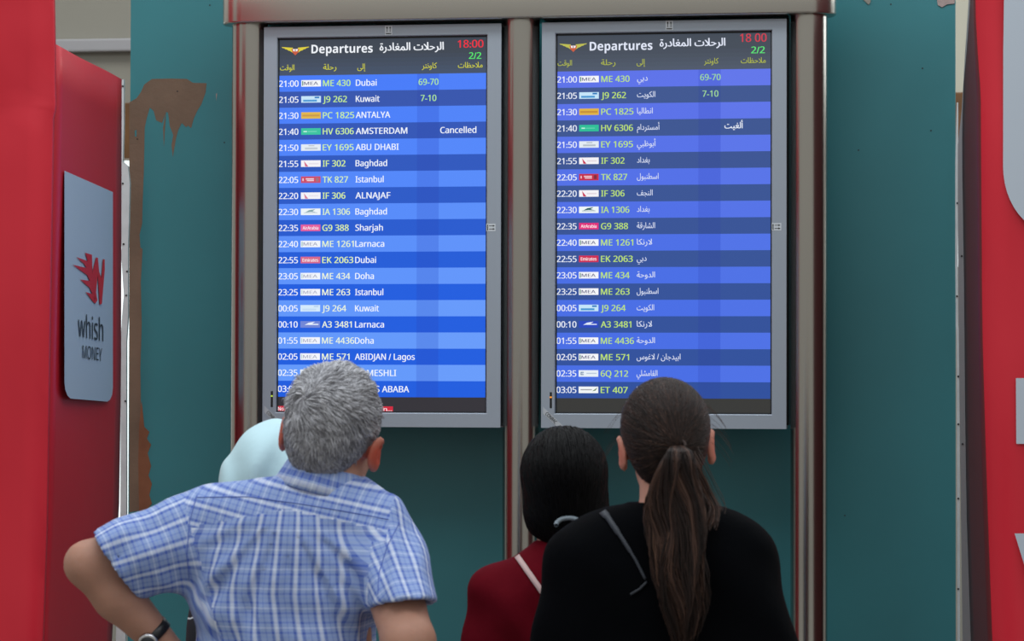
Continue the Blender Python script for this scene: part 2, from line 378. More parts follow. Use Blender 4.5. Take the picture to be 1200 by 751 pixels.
def logo(B, code, a, b, c, d, parent, wash=0.0):
    bgc, marks, t, tcol = LOGOS[code]
    v, f, mi, mats = [], [], [], [G(lerp(bgc, (235, 242, 255), wash*.5))]
    B.rect(v, f, a, b, c, d, -.0013+.003); mi.append(0)
    for bx, col in marks:
        mats.append(G(lerp(col, (235, 242, 255), wash))); y = .0013
        if bx == 'tri': B.poly(v, f, [(a+.15*(b-a), c+.1*(d-c)), (a+.38*(b-a), d-.05*(d-c)), (a+.22*(b-a), d-.05*(d-c))], y)
        elif bx == 'bird': B.poly(v, f, [(a+.22*(b-a), c+.6*(d-c)), (a+.42*(b-a), c+.25*(d-c)), (a+.75*(b-a), c+.1*(d-c)), (a+.6*(b-a), c+.4*(d-c)), (a+.8*(b-a), c+.6*(d-c)), (a+.5*(b-a), c+.52*(d-c))], y)
        elif bx == 'tail': B.poly(v, f, [(a+.68*(b-a), c+.72*(d-c)), (a+.97*(b-a), c+.12*(d-c)), (a+.86*(b-a), c+.6*(d-c))], y)
        else: B.rect(v, f, a+bx[0]*(b-a), a+bx[2]*(b-a), c+bx[1]*(d-c), c+bx[3]*(d-c), y)
        mi.append(len(mats)-1)
    o = pyobj('airline_logo', v, f, mats, parent)
    o.data.polygons.foreach_set('material_index', mi)
    if t: B.text('logo_lettering', t, a+(.14 if t == 'MEA' else .1)*(b-a), a+(.86 if t == 'MEA' else .9)*(b-a), d-.24*(d-c), .5*(d-c), G(lerp(tcol, (235, 242, 255), wash*.7)), parent, y=.0008, bold=.02)

DATA = [('21:00', 'ME', 'ME 430', 'Dubai', 'دبي', 443, 760), ('21:05', 'J9', 'J9 262', 'Kuwait', 'الكويت', 446.5, 769), ('21:30', 'PC', 'PC 1825', 'ANTALYA', 'انطاليا', 459, 766),
 ('21:40', 'HV', 'HV 6306', 'AMSTERDAM', 'أمستردام', 478.5, 774), ('21:50', 'EY', 'EY 1695', 'ABU DHABI', 'أبوظبي', 469, 769.5), ('21:55', 'IF', 'IF 302', 'Baghdad', 'بغداد', 455.5, 762.5),
 ('22:05', 'TK', 'TK 827', 'Istanbul', 'اسطنبول', 450.5, 773), ('22:20', 'IF', 'IF 306', 'ALNAJAF', 'النجف', 459, 766), ('22:30', 'IA', 'IA 1306', 'Baghdad', 'بغداد', 455.5, 762.5),
 ('22:35', 'G9', 'G9 388', 'Sharjah', 'الشارقة', 449.5, 769), ('22:40', 'ME', 'ME 1261', 'Larnaca', 'لارنكا', 451, 765.5), ('22:55', 'EK', 'EK 2063', 'Dubai', 'دبي', 442, 759),
 ('23:05', 'ME', 'ME 434', 'Doha', 'الدوحة', 439, 769), ('23:25', 'ME', 'ME 263', 'Istanbul', 'اسطنبول', 449.5, 773), ('00:05', 'J9', 'J9 264', 'Kuwait', 'الكويت', 445, 768),
 ('00:10', 'A3', 'A3 3481', 'Larnaca', 'لارنكا', 450, 765.5), ('01:55', 'ME', 'ME 4436', 'Doha', 'الدوحة', 438.5, 769), ('02:05', 'ME', 'ME 571', 'ABIDJAN / Lagos', 'ابيدجان / لاغوس', 486, 799),
 ('02:35', '6Q', '6Q 212', 'QAMESHLI', 'القامشلي', 463.5, 772), ('03:05', 'ET', 'ET 407', 'ADDIS ABABA', 'اديس ابابا', 479, 775)]
FLW = {'ME 430': 32.5, 'J9 262': 28.5, 'PC 1825': 37, 'HV 6306': 36.5, 'EY 1695': 36.5, 'IF 302': 27, 'TK 827': 30, 'IF 306': 27, 'IA 1306': 32.5, 'G9 388': 31, 'ME 1261': 37, 'EK 2063': 36.5,
       'ME 434': 33, 'ME 263': 33, 'J9 264': 28.5, 'A3 3481': 35, 'ME 4436': 38, 'ME 571': 32.5, '6Q 212': 31.5, 'ET 407': 31}

def make_board(x0, label, right):
    if right: B = Board(x0, label, 652, 905, 38.2, 484.7)
    else: B = Board(x0, label, 327, 571.5, 43.2, 483)
    R = B.root; x1 = x0+W_; zt = B.zt; zb = zt-H_
    # bezel: four mitred sides with a bevelled outer edge
    ml, mr, mt_, mb = .0335, .0355, .0265, .035
    outer = [(x0-ml, zb-mb), (x1+mr, zb-mb), (x1+mr, zt+mt_), (x0-ml, zt+mt_)]
    inner = [(x0, zb), (x1, zb), (x1, zt), (x0, zt)]
    def ring(pts, y, g): # g grows outwards
        cx_ = (pts[0][0]+pts[1][0])/2; cz = (pts[0][1]+pts[2][1])/2
        return [(a+math.copysign(g, a-cx_), y, b+math.copysign(g, b-cz)) for a, b in pts]
    rings = [ring(outer, .05, -.004), ring(outer, .045, 0), ring(outer, -.004, 0), ring(outer, -.0075, -.0012), ring(outer, -.009, -.004), ring(inner, -.009, .003), ring(inner, -.0075, .001), ring(inner, .004, 0)]
    v = [p for r in rings for p in r]; f = []
    for i in range(len(rings)-1):
        for k in range(4): f.append((i*4+k, i*4+(k+1) % 4, i*4+4+(k+1) % 4, i*4+4+k))
    pyobj('bezel', v, f, M['bezel'], R)
    bm = bmesh.new(); box(bm, x0-ml-.008, x1+mr+.008, .046, .20, zb-mb+.005, ztop-.001, .004); obj('housing', bm, M['black'], R)
    bm = bmesh.new(); box(bm, x0+.1, x1-.1, .20, PY-.001, zb+.25, zt-.25, .004); obj('wall_mount', bm, M['black'], R)
    # dark gasket between glass and bezel
    bm = bmesh.new()
    for a, b, c, d in [(x0, x0+.003, zb, zt), (x1-.003, x1, zb, zt), (x0, x1, zb, zb+.003), (x0, x1, zt-.004, zt)]: box(bm, a, b, .0005, .004, c, d)
    obj('gasket', bm, M['darkgap'], R)
    # screen glass: header, rows, footer
    hd = [(66, 74, 86), (76, 86, 104)] if right else [(60, 68, 80), (66, 80, 104)]
    L, Rr = B.px0, B.px0+W_/B.kx
    ys = B.py0; rt_ = 82.0+.2 if right else 86.9
    pitch = (464.7-rt_+2.3)/20 if right else (465.2-rt_)/20
    v, f = [], []; B.rect(v, f, L, Rr, ys, B.py0+H_/B.kz, .004); scr = pyobj('screen', v, f, G(hd[0]), R)
    nb = 5
    for k in range(nb):
        v, f = [], []; B.rect(v, f, L, Rr, ys+(rt_-ys)*(.45+.55*k/nb), ys+(rt_-ys)*(.45+.55*(k+1)/nb), .0035)
        pyobj('header_band', v, f, G(lerp(hd[0], hd[1], (k+1)/nb)), scr)
    v, f = [], []; fy = rt_+20*pitch; B.rect(v, f, L, Rr, fy, B.py0+H_/B.kz, .0035)
    pyobj('footer_band', v, f, G((54, 54, 52) if right else (50, 48, 54)), scr)
    dx = 0 if not right else 1
    hy = 61.3 if not right else 58.3
    # header
    if not right:
        B.text('title', 'Departures', 366, 438, 61, 10, G((240, 244, 250)), scr, bold=.035)
        B.text('title_arabic', arabic('الرحلات المغادرة'), 446, 521, 59, 9.2, G((240, 244, 250)), scr, bold=.025)
        B.text('clock', '18:00', 537, 567, 57, 8.8, G((235, 50, 66)), scr)
        B.text('page_number', '2/2', 550, 564.5, 70.3, 7.6, G((90, 235, 110)), scr)
        for t, a, b in [('الوقت', 329, 346), ('رحلة', 380, 395.5), ('إلى', 420, 429.5), ('كاونتر', 495.5, 513), ('ملاحظات', 537.5, 566)]:
            B.text('column_heading', arabic(t), a, b, 80.5, 6.6, G((206, 206, 60)), scr, bold=.01)
        ex, ey = 330.5, 52.5
    else:
        B.text('title', 'Departures', 691.5, 765.5, 58, 10.2, G((226, 232, 248)), scr, bold=.035)
        B.text('title_arabic', arabic('الرحلات المغادرة'), 774, 851, 54.5, 9.2, G((226, 232, 248)), scr, bold=.025)
        B.text('clock', '18 00', 868, 899, 50.5, 9.5, G((205, 64, 80)), scr)
        B.text('page_number', '2/2', 881, 897, 64, 7.8, G((96, 230, 120)), scr)
        for t, a, b in [('الوقت', 653.5, 670.5), ('رحلة', 705, 722), ('إلى', 747, 757), ('كاونتر', 826, 843), ('ملاحظات', 869, 898)]:
            B.text('column_heading', arabic(t), a, b, 75.3, 6.6, G((176, 184, 70)), scr, bold=.01)
        ex, ey = 655.5, 48.8
    # winged emblem
    v, f, mi = [], [], []
    yel = (222, 206, 60) if not right else (190, 190, 80)
    for sgn in (-1, 1):
        c0 = ex+16.5
        for k in range(4):
            B.poly(v, f, [(c0+sgn*3, ey+1.6+k*1.5), (c0+sgn*(16.5-3.1*k), ey+.5+1.4*k), (c0+sgn*(15-3.4*k), ey+1.8+1.5*k), (c0+sgn*3, ey+3.0+k*1.5)][::sgn], .0024); mi.append(0)
    B.poly(v, f, [(ex+12, ey+3), (ex+21, ey+3), (ex+20, ey+7), (ex+16.5, ey+10.6), (ex+13, ey+7)], .0022); mi.append(1)
    B.poly(v, f, [(ex+13.4, ey+3.2), (ex+19.6, ey+3.2), (ex+18.8, ey+5.8), (ex+14.2, ey+5.8)], .0018); mi.append(2)
    B.poly(v, f, [(ex+16, ey+3.6), (ex+17, ey+3.6), (ex+17, ey+5.6), (ex+16, ey+5.6)], .0014); mi.append(3)
    o = pyobj('winged_emblem', v, f, [G(yel), G((200, 90, 60)), G((240, 240, 240)), G((120, 40, 50))], scr); o.data.polygons.foreach_set('material_index', mi)
    # twenty rows of flights
    for i, (tm, code, fl, city, ar, cx1, ax1) in enumerate(DATA):
        t = i/19; y0 = rt_+i*pitch; y1 = y0+pitch
        if right: odd = lerp((90, 112, 232), (70, 108, 228), min(1, t*1.6)); even = lerp((60, 84, 142), (44, 78, 156), t)
        else: odd = lerp((68, 122, 248), (98, 152, 250), min(1, t*1.25)); even = lerp((52, 82, 168), (26, 92, 222), min(1, t*1.5))
        rc = even if i % 2 else odd
        cc = lerp(rc, (30, 50, 160), .16)
        ca, cb = (490, 515.5) if not right else (819.5, 845.5)
        if right and i < 15: pass
        v, f = [], []
        B.rect(v, f, L, ca, y0, y1, .003); B.rect(v, f, ca, cb, y0, y1, .003); B.rect(v, f, cb, Rr, y0, y1, .003)
        row = pyobj('flight_row', v, f, [G(rc), G(cc), G(lerp(rc, (255, 255, 255), .03 if i % 2 == 0 else 0))], R)
        row.data.polygons.foreach_set('material_index', [0, 1, 2])
        sh = -.16*i if not right else -.10*i      # the picture creeps left down the panel
        sh = 0
        base = y0+13.1; cap = 7.2
        wt = (232, 238, 250) if right else (240, 246, 255)
        o0 = 0 if not right else 0
        a = L+.8
        B.text('departure_time', tm, a, a+23.2+(.5 if right else 0), base, cap, G(wt), row)
        la = L+27.2
        logo(B, code, la, la+23.2, y0+5.6, y0+13.3, row, .0 if right else min(.75, t*1.1))
        fa = L+52.6 if not right else L+53.2
        fc = lerp((196, 240, 130), (236, 246, 214), min(1, t*1.6)) if not right else (190, 228, 110)  # screen glare painted in: left board's numbers grow paler down the rows
        if not right and code in ('IF', 'G9', 'EK'): fc = lerp(fc, (214, 244, 120), .5)
        B.text('flight_number', fl, fa, fa+FLW[fl]*(1.0 if not right else 1.03), base, cap, G(fc), row)
        if not right:
            ca_ = 418.3
            extra = .25*i*0
            w_ = {'Dubai': 24.5, 'Kuwait': 28, 'ANTALYA': 40.5, 'AMSTERDAM': 60.5, 'ABU DHABI': 50.5, 'Baghdad': 37, 'Istanbul': 33, 'ALNAJAF': 41, 'Sharjah': 32.3, 'Larnaca': 34, 'Doha': 22, 'ABIDJAN / Lagos': 70, 'QAMESHLI': 48.5, 'ADDIS ABABA': 63.5}[city]
            B.text('destination', city, ca_, ca_+w_, base, cap, G(wt), row)
            if i < 2: tt = ['69-70', '7-10'][i]; hw = [11.6, 9.2][i]; B.text('counter_number', tt, 503.3-hw, 503.3+hw, base, cap, G((176, 232, 150)), row)
            if i == 3: B.text('remark', 'Cancelled', 517, 559, base, cap, G(wt), row)
        else:
            B.text('destination', arabic(ar), 747.5, ax1, base-1.0, 6.8, G((214, 222, 244)), row, bold=.012)
            if i < 2: tt = ['69-70', '7-10'][i]; hw = [12, 9.4][i]; B.text('counter_number', tt, 833.5-hw, 833.5+hw, base-.5, cap, G((160, 216, 150)), row)
            if i == 3: B.text('remark', arabic('ألغيت'), 850, 871.5, base-1.6, 7.4, G(wt), row, bold=.02)
    if not right:
        v, f = [], []; B.rect(v, f, 327, 463, 476, 482.6, .0028); tk = pyobj('ticker', v, f, G((206, 40, 62)), R, label='red ticker strip')
        B.text('ticker_text', 'No sm', 328.2, 344, 481.4, 4.3, G((250, 230, 235)), tk, y=.002)
        B.text('ticker_text', 'n...', 452, 462, 481.4, 4.3, G((250, 230, 235)), tk, y=.002)
    # arrow stickers on the bezel, corner label, status window
    def sticker(cx_, cz, rot):
        v, f, mi = [], [], []
        def q(pts, y, m_):
            i = len(v)
            for a, b in pts:
                ca_, sa = math.cos(rot), math.sin(rot); v.append((cx_+a*ca_-b*sa, y, cz+a*sa+b*ca_))
            f.append(tuple(range(i, i+len(pts)))); mi.append(m_)
        q([(-.010, -.0125), (.010, -.0125), (.010, .0125), (-.010, .0125)], -.0094, 0)
        for dx_ in (-.0042, .0042):
            q([(dx_-.0007, -.005), (dx_+.0007, -.005), (dx_+.0007, .006), (dx_-.0007, .006)], -.0097, 1)
            q([(dx_-.0026, .005), (dx_+.0026, .005), (dx_, .0105)], -.0097, 1)
        q([(-.0075, -.0105), (.0075, -.0105), (.0075, -.008), (-.0075, -.008)], -.0097, 1)
        o = pyobj('arrow_sticker', v, f, [STK, M['black']], R); o.data.polygons.foreach_set('material_index', mi)
    STK = M['stk']
    if right: sticker(B.X(785.8), B.Z(30.3), 0); sticker(B.X(911), B.Z(267), -PI/2)
    else: sticker(B.X(457.5), B.Z(35.8), 0); sticker(B.X(577), B.Z(267.5), -PI/2)
    # diagonal corner label
    a0 = (x0-ml, zb-mb)
    v = [(a0[0]+.001, -.0096, a0[1]+.052), (a0[0]+.001, -.0096, a0[1]+.034), (a0[0]+.037, -.0096, a0[1]+.001), (a0[0]+.056, -.0096, a0[1]+.001)]
    co = pyobj('corner_label', v, [(0, 1, 2, 3)], M['stk2'], R)
    vv, ff = text_geo('CONRAC', .01); sc = .0095/.714; w0, w1 = vv[:, 0].min(), vv[:, 0].max(); cx_ = a0[0]+.0235; cz = a0[1]+.0225; an = -math.atan2(.034, .036)
    V = []
    for a, b in vv:
        a = (a-(w0+w1)/2)*.0375/(w1-w0); b = (b-.357)*sc; V.append((cx_+a*math.cos(an)-b*math.sin(an), -.0102, cz+a*math.sin(an)+b*math.cos(an)))
    pyobj('label_lettering', V, ff, M['black'], co)
    bm = bmesh.new(); xx = B.X(B.px0-5.0); box(bm, xx-.003, xx+.003, -.0098, -.006, B.Z(479 if right else 477.3), B.Z(460 if right else 458.5), .0008, seg=1)
    sw = obj('status_window', bm, M['black'], R)
    bm = bmesh.new(); zz_ = B.Z(466 if right else 464.3); box(bm, xx-.0025, xx+.0025, -.0104, -.0096, zz_-.002, zz_+.002)
    obj('status_light', bm, G((250, 150, 40), 1.2) if right else G((190, 220, 60), 1.0), sw)
    return B
M['stk'] = mat('clear_label', (206, 214, 220), .5); M['stk2'] = mat('corner_label_grey', (186, 192, 198), .5)
make_board(0.0, 'left departures board with city names in Latin letters on blue rows', False)
make_board(.7594, 'right departures board with city names in Arabic script on blue rows', True)
# small latch on the lower right edge of the left board
e_ = None

# ------------------------------------------------------------------ red kiosks
lk = new_empty('kiosk', (-.40, -.5, 0), 'red vinyl kiosk with a pale sticker and winged logo on its side, at left', 'kiosk')
NY, FY = -.95, -.10
def sheet(name, grid, thick, m, parent, label=None, sub=0):
    """solid skin from a grid of 3-D points, thickened along -normal"""
    nr, nc = len(grid), len(grid[0]); v = [p for r in grid for p in r]
    f = [(i*nc+k, i*nc+k+1, (i+1)*nc+k+1, (i+1)*nc+k) for i in range(nr-1) for k in range(nc-1)]
    o = pyobj(name, v, f, m, parent, smooth=True, label=label)
    s = o.modifiers.new('thick', 'SOLIDIFY'); s.thickness = thick; s.offset = 0
    return o
def side_x_near(py):  # the front fold of the left kiosk in photo pixels
    return float(np.interp(py, [-40, 0, 60, 100, 128, 135, 200, 450, 600, 751, 1500], [60, 61, 62, 62, 63, 60, 59, 55, 53, 48, 30]))
rows = [-60, -20, 20, 60, 100, 122, 130, 138, 160, 200, 260, 330, 400, 470, 540, 610, 680, 751, 850, 1000, 1150]
grid = []
for py in rows:
    xn = side_x_near(py); r = []
    for k in range(9):
        px = -170+(xn+170)*k/8
        wv = .010*math.sin(py*.013+k)+.008*math.sin(py*.05+k*1.3)*(k/8)
        p = at(px, py, NY+wv*(1 if k < 8 else .3)); r.append(p)
    p = at(xn+2.2, py, NY+.02); r.append(p)
    grid.append(r)
sheet('front_panel', grid, .006, M['red'], lk)
# side face from the fold back to the wall
grid = []
for t in [0, .04, .1, .16, .22, .3, .38, .46, .54, .62, .7, .76, .82, .88, .94, 1]:
    r = []
    for k in range(11):
        s = k/10; Y = NY+.03+(FY-NY-.03)*s
        pn0 = at(side_x_near(54)+1, 52, NY+.03); pf0 = at(139, 93, FY)
        ztop_ = pn0.z+(pf0.z-pn0.z)*s
        z = ztop_*(1-t)
        # silhouettes at this height
        pyn = 375+(1.80-z)*500; 
        xn = at(side_x_near(max(-40, min(1500, 440-(z-1.68)*3400/6.8)))+1, 375, NY+.03).x
        pf = 440-(z-1.68)*3400/7.55
        xf = at(float(np.interp(pf, [90, 450, 600, 751, 1500], [140, 141, 139.5, 132, 110])), 375, FY).x
        x = xn+(xf-xn)*s + .004*math.sin(z*9+s*5)*math.sin(PI*s)
        r.append(Vector((x, Y, z)))
    grid.append(r)
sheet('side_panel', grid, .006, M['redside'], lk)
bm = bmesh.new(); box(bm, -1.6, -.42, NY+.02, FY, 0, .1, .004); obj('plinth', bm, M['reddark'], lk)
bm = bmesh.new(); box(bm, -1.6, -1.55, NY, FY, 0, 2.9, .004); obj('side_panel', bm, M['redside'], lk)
def on_side(px, py, off=.006):
    """point of the left kiosk's side face seen at photo pixel (px,py)"""
    a = at(62, 375, NY+.03); b = at(140, 375, FY)
    t0, t1 = NY, FY
    f_ = lambda Y: (lambda p: (p.x-(a.x+(b.x-a.x)*(Y-a.y)/(b.y-a.y))))(at(px, 375, Y))
    for _ in range(50):
        tm = (t0+t1)/2
        if (f_(t0) > 0) == (f_(tm) > 0): t0 = tm
        else: t1 = tm
    p = at(px, py, (t0+t1)/2); nrm = Vector((b.y-a.y, -(b.x-a.x), 0)).normalized()
    return p + nrm*off
def quadmap(u, v, off):
    """u across the sticker, v down it (0..1)"""
    px = 72+57*(u*1.03/(1+.03*u)); yt = 200+(px-72)/57*25; yb = 467+(px-72)/57*4
    return on_side(px, yt+(yb-yt)*v, off)
pts = [(0, 0), (1, 0)] + [(1, .93), (.985, .965), (.94, .99), (.88, 1.0)] + [(.12, .998), (.06, .985), (.015, .96), (0, .93)]
st = pyobj('sticker', [quadmap(a, b, .0075) for a, b in pts], [tuple(range(len(pts)))[::-1]], M['sticker'], lk, label='pale blue sticker with red and dark print')
def spx(px, py): return on_side(px, py, .0095)
wing = [[(95.3, 296), (103.5, 298.5), (104, 316), (110, 352), (107, 356), (103, 351), (96, 342), (104, 344.5), (100.5, 337), (89.5, 327.5), (101, 329), (98, 322.5), (80.5, 310), (97, 314), (94, 309), (85, 301), (98.5, 306)],
        [(104.6, 316), (108.3, 301.5), (110.5, 302), (112, 318), (114.5, 326), (116.5, 303.5), (118.5, 304), (118.6, 316), (115.2, 356), (112.5, 357), (110.3, 322), (107.5, 352), (106, 354)]]
for w_ in wing:
    bm = bmesh.new(); vs_ = [bm.verts.new(spx(*p)) for p in w_]; f_ = bm.faces.new(vs_); bmesh.ops.triangulate(bm, faces=[f_])
    obj('wing_logo', bm, M['logored'], st)
def side_text(t, x0, x1, base0, base1, cap, m, nm, ch):
    vv, ff = text_geo(t, -.004 if cap > 14 else 0)
    w0, w1 = vv[:, 0].min(), vv[:, 0].max(); V = []
    for a, b in vv:
        s = (a-w0)/(w1-w0); px = x0+(x1-x0)*s; py = base0+(base1-base0)*s-b/ch*cap; V.append(spx(px, py))
    pyobj(nm, V, ff, m, st)
side_text('whish', 87.3, 117, 394, 400, 27, M['ink'], 'brand_lettering', .74)
side_text('MONEY', 92.5, 115.5, 419.5, 423, 15, M['ink'], 'brand_lettering', .714)

rk = new_empty('kiosk', (1.95, -.3, 0), 'red vinyl kiosk with big pale print on its front, at right', 'kiosk')
NR, FR = -.75, .12
def rx_near(py): return float(np.interp(py, [-40, 0, 40, 75, 115, 130, 200, 380, 450, 600, 751, 1500], [1143, 1143, 1144, 1147, 1149.5, 1149.5, 1150, 1151, 1153, 1157.5, 1163, 1185]))
def rx_far(py): return float(np.interp(py, [-40, 0, 60, 100, 150, 200, 330, 500, 600, 751, 1500], [1140, 1138.5, 1134, 1130.5, 1128.8, 1129, 1131, 1132.5, 1134, 1139, 1155]))
grid, grid2 = [], []
for py in rows:
    xn = rx_near(py)
    grid.append([at(xn+(1500-xn)*k/10, py, NR+.008*math.sin(py*.02+k*.9)*(k > 0)) for k in range(11)])
    grid2.append([at(xn+(rx_far(py)-xn)*k/5, py, NR+(FR-NR)*k/5) for k in range(6)])
sheet('front_panel', grid, .006, M['red'], rk)
sheet('side_panel', grid2, .006, M['reddark'], rk, label='red side return, its shade put into the dark colour')
xk = at(1500, 300, NR).x
bm = bmesh.new(); box(bm, xk-.03, xk+.02, NR, FR, 0, 2.9, .004); obj('side_panel', bm, M['redside'], rk)
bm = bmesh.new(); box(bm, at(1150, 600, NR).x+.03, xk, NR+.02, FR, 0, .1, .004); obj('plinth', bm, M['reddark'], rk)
def front_sheet(name, pts, m, par, off=.014):
    bm = bmesh.new(); vs_ = [bm.verts.new(at(a, b, NR-off)) for a, b in pts]; f_ = bm.faces.new(vs_[::-1])
    bmesh.ops.triangulate(bm, faces=[f_], ngon_method='EAR_CLIP'); return obj(name, bm, m, par)
arc = [(1175.5, 195)] + [(1175.5+60*(1-math.cos(t)), 195+78*math.sin(t)) for t in [PI/2*k/12 for k in range(1, 13)]]
st2 = front_sheet('sticker', [(1177.5, -70), (1175.7, 60)] + arc + [(1400, 275), (1400, -70)], M['signwhite'], rk)
bm = bmesh.new()
for q in ([(1190.5, 443), (1209, 443), (1209, 520), (1191, 520)], [(1209, 443), (1236, 443), (1236, 461), (1209, 461)], [(1209, 502), (1236, 502), (1236, 520), (1209, 520)]):
    bm.faces.new([bm.verts.new(at(a, b, NR-.014)) for a, b in q][::-1])
obj('sign_letter', bm, M['signwhite'], rk)
front_sheet('sign_letter', [(1189, 625), (1203, 625), (1218, 672), (1233, 625), (1247, 625), (1224, 700), (1212, 700)], M['signwhite'], rk)
# ------------------------------------------------------------------ people: smooth-blended volumes turned into one continuous skin
from mathutils.bvhtree import BVHTree
def smin(a, b, k):
    if k <= 0: return np.minimum(a, b)
    h = np.maximum(k-np.abs(a-b), 0)/k
    return np.minimum(a, b)-h*h*k*.25
def axis(lo, hi, step, fine=()):
    """grid coordinates from lo to hi, finer inside the given (a, b, step) spans"""
    out = [lo]
    while out[-1] < hi:
        s = step
        for a, b, f in fine:
            if a-step < out[-1] < b: s = min(s, f)
        out.append(out[-1]+s)
    return np.array(out, np.float32)
class Vol:
    def __init__(s, xs, ys, zs):
        s.ax = (xs, ys, zs); s.F = np.full((len(xs), len(ys), len(zs)), .5, np.float32)
    def grids(s, lo, hi):
        sl = []
        for a, l, h in zip(s.ax, lo, hi):
            i, j = np.searchsorted(a, l), np.searchsorted(a, h); sl.append(slice(max(i-1, 0), j+1))
        X, Y, Z = s.ax[0][sl[0]][:, None, None], s.ax[1][sl[1]][None, :, None], s.ax[2][sl[2]][None, None, :]
        return tuple(sl), X, Y, Z
    def put(s, fn, lo, hi, k=0.0, op='u'):
        pad = max(k, .01)*1.2+.008
        sl, X, Y, Z = s.grids([v-pad for v in lo], [v+pad for v in hi])
        sub = s.F[sl]
        if sub.size == 0: return
        d = np.broadcast_to(fn(X, Y, Z), sub.shape)
        s.F[sl] = smin(sub, d, k) if op == 'u' else -smin(-sub, d, k) if op == 'sub' else -smin(-sub, -d, k)
    def cone(s, a, b, ra, rb, k=.02, op='u'):
        a, b = np.array(a, float), np.array(b, float); m = max(ra, rb)
        ab = b-a; L2 = max(float(ab@ab), 1e-9)
        def fn(X, Y, Z):
            t = np.clip(((X-a[0])*ab[0]+(Y-a[1])*ab[1]+(Z-a[2])*ab[2])/L2, 0, 1)
            return np.sqrt((X-a[0]-t*ab[0])**2+(Y-a[1]-t*ab[1])**2+(Z-a[2]-t*ab[2])**2)-(ra+(rb-ra)*t)
        s.put(fn, np.minimum(a, b)-m, np.maximum(a, b)+m, k, op)
    def ell(s, c, r, R=None, k=.02, op='u'):
        c = np.array(c, float); r = np.array(r, float); m = r.max()
        R = np.eye(3) if R is None else np.array(R)
        def fn(X, Y, Z):
            x, y, z = X-c[0], Y-c[1], Z-c[2]
            p = [(R[0, i]*x+R[1, i]*y+R[2, i]*z)/r[i] for i in range(3)]
            q = np.sqrt(p[0]**2+p[1]**2+p[2]**2)
            g = np.sqrt((p[0]/r[0])**2+(p[1]/r[1])**2+(p[2]/r[2])**2)+1e-6
            return q*(q-1)/g
        s.put(fn, c-m, c+m, k, op)
    def loft(s, rows, k=.03, n=2.3, z_pad=.012, op='u', grow=0.0):
        """rows (z, cx, cy, half width, half depth) from top to bottom"""
        rows = sorted(rows); z = np.array([r[0] for r in rows]); P = [np.array([r[i] for r in rows]) for i in range(1, 5)]
        lo = [(P[0]-P[2]).min()-grow, (P[1]-P[3]).min()-grow, z[0]-grow]; hi = [(P[0]+P[2]).max()+grow, (P[1]+P[3]).max()+grow, z[-1]+grow]
        def fn(X, Y, Z):
            zz = Z.ravel(); cx, cy, ww, dd = [smooth_interp(zz, z, p)[None, None, :] for p in P]
            ww = ww+grow; dd = dd+grow
            q = (np.abs((X-cx)/ww)**n+np.abs((Y-cy)/dd)**n)**(1/n)
            d = (q-1)*np.minimum(ww, dd)
            return np.maximum(d, np.maximum(z[0]-grow-Z, Z-z[-1]-grow))
        s.put(fn, lo, hi, k, op)
    def plane(s, p, n, lo, hi, k=.003):
        """cut away the side the normal points to, inside the box lo..hi only"""
        p = np.array(p, float); n = np.array(n, float); n /= np.linalg.norm(n)
        s.put(lambda X, Y, Z: (X-p[0])*n[0]+(Y-p[1])*n[1]+(Z-p[2])*n[2], lo, hi, k, 'i')
    def mesh(s):
        F, (xs, ys, zs) = s.F, s.ax
        S = F < 0
        nx, ny, nz = F.shape
        cnt = np.zeros((nx-1, ny-1, nz-1), np.int8)
        for i in (0, 1):
            for j in (0, 1):
                for k in (0, 1): cnt += S[i:nx-1+i, j:ny-1+j, k:nz-1+k]
        act = (cnt > 0) & (cnt < 8); I, J, K = np.nonzero(act); n = len(I)
        idx = np.full(act.shape, -1, np.int64); idx[I, J, K] = np.arange(n)
        acc = np.zeros((n, 3)); c = np.zeros(n)
        co = [(i, j, k) for i in (0, 1) for j in (0, 1) for k in (0, 1)]
        for a in co:
            for ax_ in range(3):
                if a[ax_]: continue
                b = list(a); b[ax_] = 1
                fa = F[I+a[0], J+a[1], K+a[2]]; fb = F[I+b[0], J+b[1], K+b[2]]
                m = (fa < 0) != (fb < 0); t = np.where(m, fa/np.where(m, fa-fb, 1), 0)
                pa = np.stack([xs[I+a[0]], ys[J+a[1]], zs[K+a[2]]], 1); pb = np.stack([xs[I+b[0]], ys[J+b[1]], zs[K+b[2]]], 1)
                acc[m] += (pa+(pb-pa)*t[:, None])[m]; c[m] += 1
        V = acc/c[:, None]
        Q = []
        def quads(A, B, ids):
            m = A != B; p = np.nonzero(m)
            flip = A[p]
            q = np.stack([idx[tuple(x+o for x, o in zip(p, off))] for off in ids], 1)
            q[flip] = q[flip][:, ::-1]; Q.append(q)
        quads(S[:-1, 1:-1, 1:-1], S[1:, 1:-1, 1:-1], [(0, 0, 0), (0, 0, 1), (0, 1, 1), (0, 1, 0)])
        quads(S[1:-1, :-1, 1:-1], S[1:-1, 1:, 1:-1], [(0, 0, 0), (1, 0, 0), (1, 0, 1), (0, 0, 1)])
        quads(S[1:-1, 1:-1, :-1], S[1:-1, 1:-1, 1:], [(0, 0, 0), (0, 1, 0), (1, 1, 0), (1, 0, 0)])
        return V, np.concatenate(Q)
def smooth_interp(x, xp, fp):
    """monotone-ish cubic through the knots"""
    m = np.gradient(fp, xp)
    i = np.clip(np.searchsorted(xp, x)-1, 0, len(xp)-2); h = xp[i+1]-xp[i]; t = np.clip((x-xp[i])/h, 0, 1)
    return ((2*t**3-3*t**2+1)*fp[i]+(t**3-2*t**2+t)*h*m[i]+(-2*t**3+3*t**2)*fp[i+1]+(t**3-t**2)*h*m[i+1]).astype(np.float32)
